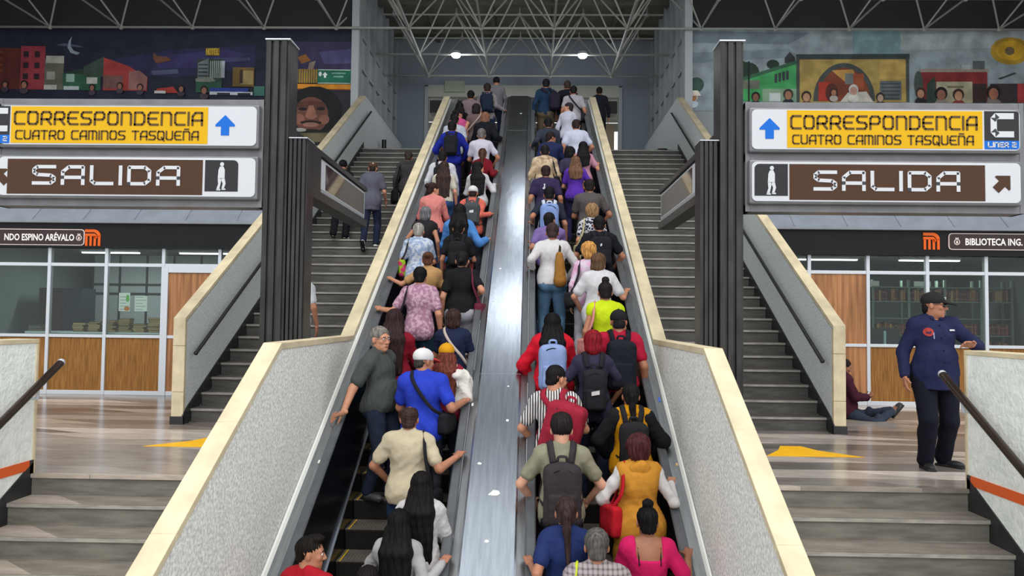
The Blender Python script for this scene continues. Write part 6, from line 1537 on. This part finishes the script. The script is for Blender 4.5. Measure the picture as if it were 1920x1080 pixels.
p48 = person(1.260, 10.603, 1.183, 1.702, 'man in a black t-shirt bowing his head', arms=('side', 'side'), skin='b', top='tee', tc=(26,28,36), hair='short', hc=(28,25,26), bc=(26,28,36), bulk=1.12)
backpack(p48, 'black backpack with a small white badge on the man in black', (34,36,42), size=(.145,.08,.2), tagc=((226,226,226),.012,.016,.08))
p49 = person(1.213, 11.285, 1.577, 1.574, 'woman in a black and white dotted top with curly fair brown hair', arms=('down', 'down'), sex='f', skin='a', top='tee', tc=('dots',(40,42,60),(206,206,212),26), hair='curly', hc=(160,126,88), bc=(36,38,46))
shoulder_bag(p49, 'cream tote bag beside the dotted top', (206,196,150), side=-1, cross=False, size=(.09,.04,.14), zc=.92)
p50 = person(0.581, 10.944, 1.380, 1.599, 'person in a lavender shirt with dark hair on the right escalator', arms=(('rail', 0.333, 11.094, 2.515), 'front'), skin='b', top='tee', tc=(128,106,166), hair='short', hc=(30,26,30), bc=(40,40,52), bulk=1.12, head=(.5,0,0))
p51 = person(0.586, 11.626, 1.774, 1.695, 'person with dark hair and dark sleeves under the navy shirt with a white print', arms=(('rail', 0.333, 11.726, 2.880), 'down'), skin='b', top='tee', tc=(44,46,62), hair='short', hc=(24,22,26), bc=(40,40,52))
backpack(p51, 'light blue backpack with pale straps on the upper right escalator', (134,158,214), size=(.14,.08,.22), strapc=(206,214,230))
p52 = person(1.223, 11.967, 1.971, 1.681, 'man in a taupe grey t-shirt below the purple top', arms=('front', 'side'), skin='b', top='tee', tc=(92,84,84), hair='short', hc=(36,30,30), bc=(40,40,48), bulk=1.12)
p53 = person(0.550, 12.649, 2.365, 1.640, 'man in a navy t-shirt with a small white print on the back', arms=('down', 'down'), skin='b', top='tee', tc=(54,44,78), hair='short', hc=(50,36,36), bc=(40,40,52), bulk=1.15)
back_print(p53)
p54 = person(1.081, 13.331, 2.759, 1.549, 'woman in a violet top with streaked brown hair', arms=('front', 'side'), sex='f', skin='a', top='tee', tc=(92,52,170), hair='long', hc=(110,80,60), hl=.15, bc=(44,40,80))
p55 = person(0.550, 13.672, 2.955, 1.626, 'person in a cream patterned jacket by the centre hand belt', arms=('down', 'down'), skin='b', top='hoodie', tc=('print',(214,190,160),(176,150,120),12), hair='short', hc=(30,26,28), bc=(40,40,48), bulk=1.1)
shoulder_bag(p55, 'black strapped bag over the cream patterned jacket', (36,34,40), side=1, cross=False, zc=1.0)
p56 = person(1.260, 14.013, 3.152, 1.572, 'woman in a pale pink top with long black hair on the upper right escalator', arms=('front', ('rail', 1.540, 14.213, 4.316)), sex='f', skin='a', top='tee', tc=(196,140,160), hair='long', hc=(22,20,24), hl=.2, bc=(40,40,48))
p57 = person(1.013, 13.672, 2.955, 1.600, 'woman with black hair looking right beside the pale pink top', arms=('down', 'down'), sex='f', skin='a', top='tee', tc=(60,56,80), hair='bob', hc=(22,20,24), bc=(40,40,48), head=(.8,0,0))
p58 = person(0.672, 14.354, 3.349, 1.645, 'man in navy leaning forward with his face turned right', arms=('down', 'front'), skin='c', top='tee', tc=(36,44,84), hair='short', hc=(40,30,30), bc=(36,38,52), head=(1.0,-.2,0), bulk=1.1)
p59 = person(1.185, 15.036, 3.743, 1.668, 'heavy man in a white t-shirt on the upper right escalator', arms=('down', 'side'), skin='b', top='tee', tc=(206,210,230), hair='short', hc=(50,36,36), bc=(44,46,56), bulk=1.2)
p60 = person(0.634, 15.036, 3.743, 1.697, 'person in a charcoal jacket below the khaki trousers', arms=(('rail', 0.333, 15.136, 4.849), 'front'), skin='b', top='long', tc=(52,58,72), hair='short', hc=(26,26,30), bc=(40,40,48), bulk=1.1)
p61 = person(1.077, 16.400, 4.530, 1.614, 'person in a white shirt looking back over the left shoulder', arms=('down', 'front'), skin='a', sex='f', top='long', tc=(206,206,222), hair='short', hc=(50,40,44), bc=(44,52,90), face=30, head=(-1.9,0,0))
p62 = person(1.260, 17.423, 5.121, 1.703, 'man in a pale grey t-shirt with a dark crossbody strap near the top', arms=('down', 'down'), skin='b', top='tee', tc=(178,172,178), hair='short', hc=(26,24,28), bc=(40,40,48), bulk=1.1)
shoulder_bag(p62, 'dark bag on a strap across the pale grey t-shirt', (40,40,46), side=1, cross=True, zc=.95)
p63 = person(0.635, 17.764, 5.318, 1.773, 'man in a teal sweater and khaki trousers at the head of the right escalator', arms=('down', 'down'), skin='c', top='long', tc=(34,58,84), hair='short', hc=(26,24,28), bottom='pants', bc=(112,98,80), bulk=1.1)
backpack(p63, 'dark patterned backpack hanging at the right shoulder of the teal sweater', (42,36,52), size=(.13,.08,.2), zc=1.12, xo=.2)
p64 = person(1.136, 17.764, 5.318, 1.737, 'balding man in a black t-shirt at the head of the right escalator', arms=('down', 'down'), skin='c', top='tee', tc=(26,26,34), hair='balding', hc=(60,48,44), bc=(36,36,44))
p65 = person(2.100, 20.200, 5.950, 1.700, 'dark clothed person standing beyond the right coping on the upper floor', arms=('down', 'down'), skin='b', top='long', tc=(36,36,46), hair='short', hc=(30,28,30), bc=(32,32,40))
p66 = person(-2.829, 14.936, 2.805, 1.715, 'man in a grey t-shirt, brown cap and white sneakers climbing the left stair', arms=('down', 'swing'), skin='a', top='tee', tc=(98,98,112), tbulk=.012, hem=.74, hair='short', hc=(40,34,34), cap=((92,66,50),(92,66,50)), bc=(36,42,66), shoe=(222,220,220), feet={1:(.10,.02,0),-1:(-.10,-.26,-.10,0,-.9)}, lean=.08)
cap_mark(p66)
p67 = person(-3.505, 15.260, 2.992, 1.624, 'person all in black with white sneakers climbing beside the left stair wall', arms=('front', 'front'), skin='b', top='hoodie', tc=(28,28,34), hair='curlytop', hc=(22,20,22), bc=(26,26,32), bottom='pants', shoe=(222,220,216), feet={-1:(-.09,-.30,-.187),1:(.09,.02,0)}, lean=.08)
p68 = person(-2.228, 15.584, 3.179, 1.702, 'man in a long dark coat near the head of the left stair', arms=('down', 'swing'), skin='b', top='hoodie', tc=(66,62,64), hem=.55, hair='short', hc=(60,50,46), bc=(40,40,46), lean=.06)
shoulder_bag(p68, 'black bag carried at the left side of the long dark coat', (28,26,30), side=-1, cross=False, zc=.75, size=(.14,.06,.14))
p69 = person(-2.975, 10.724, 0.374, 1.814, 'man in a white t-shirt half hidden by the left pillar on the stair', arms=('down', 'down'), skin='b', top='tee', tc=(214,216,220), hair='short', hc=(26,24,24), bc=(80,96,124))
p70 = person(4.360, 7.780, 0.000, 1.760, 'guard in a navy uniform shirt and black cap standing on the right landing', arms=(('world', 4.58, 7.46, 1.235, (-1.0,-.3,-.7), (.9,.25,.1), (0,.6,-.6)), 'down'), skin='b', top='uniform', tc=(38,42,76), hair='short', hc=(30,28,28), cap=((42,41,43),(42,41,43)), bottom='pants', bc=(22,24,36), bulk=1.22, belly=.055, hem=.78, face=184, head=(-.95,-.05,0), eyes=True, lean=.0, shoe=(34,34,36), feet={-1:(-.14,-.10,0,-.7),1:(.10,.06,0,.1)}, vox=.009)
guard_marks(p70)
p71 = person(5.100, 11.750, -0.760, 1.660, 'person in maroon sitting on the floor behind the right stair wall end', arms=('front', 'front'), skin='c', top='long', tc=(70,28,44), tbulk=.02, hair='short', hc=(40,30,28), bc=(52,60,76), face=95, shoe=(44,46,50), feet={-1:(-.10,.72,.80,0,.9),1:(.12,.66,.80,0,.9)}, lean=-.05, head=(.2,-.3,0), hem=.80)
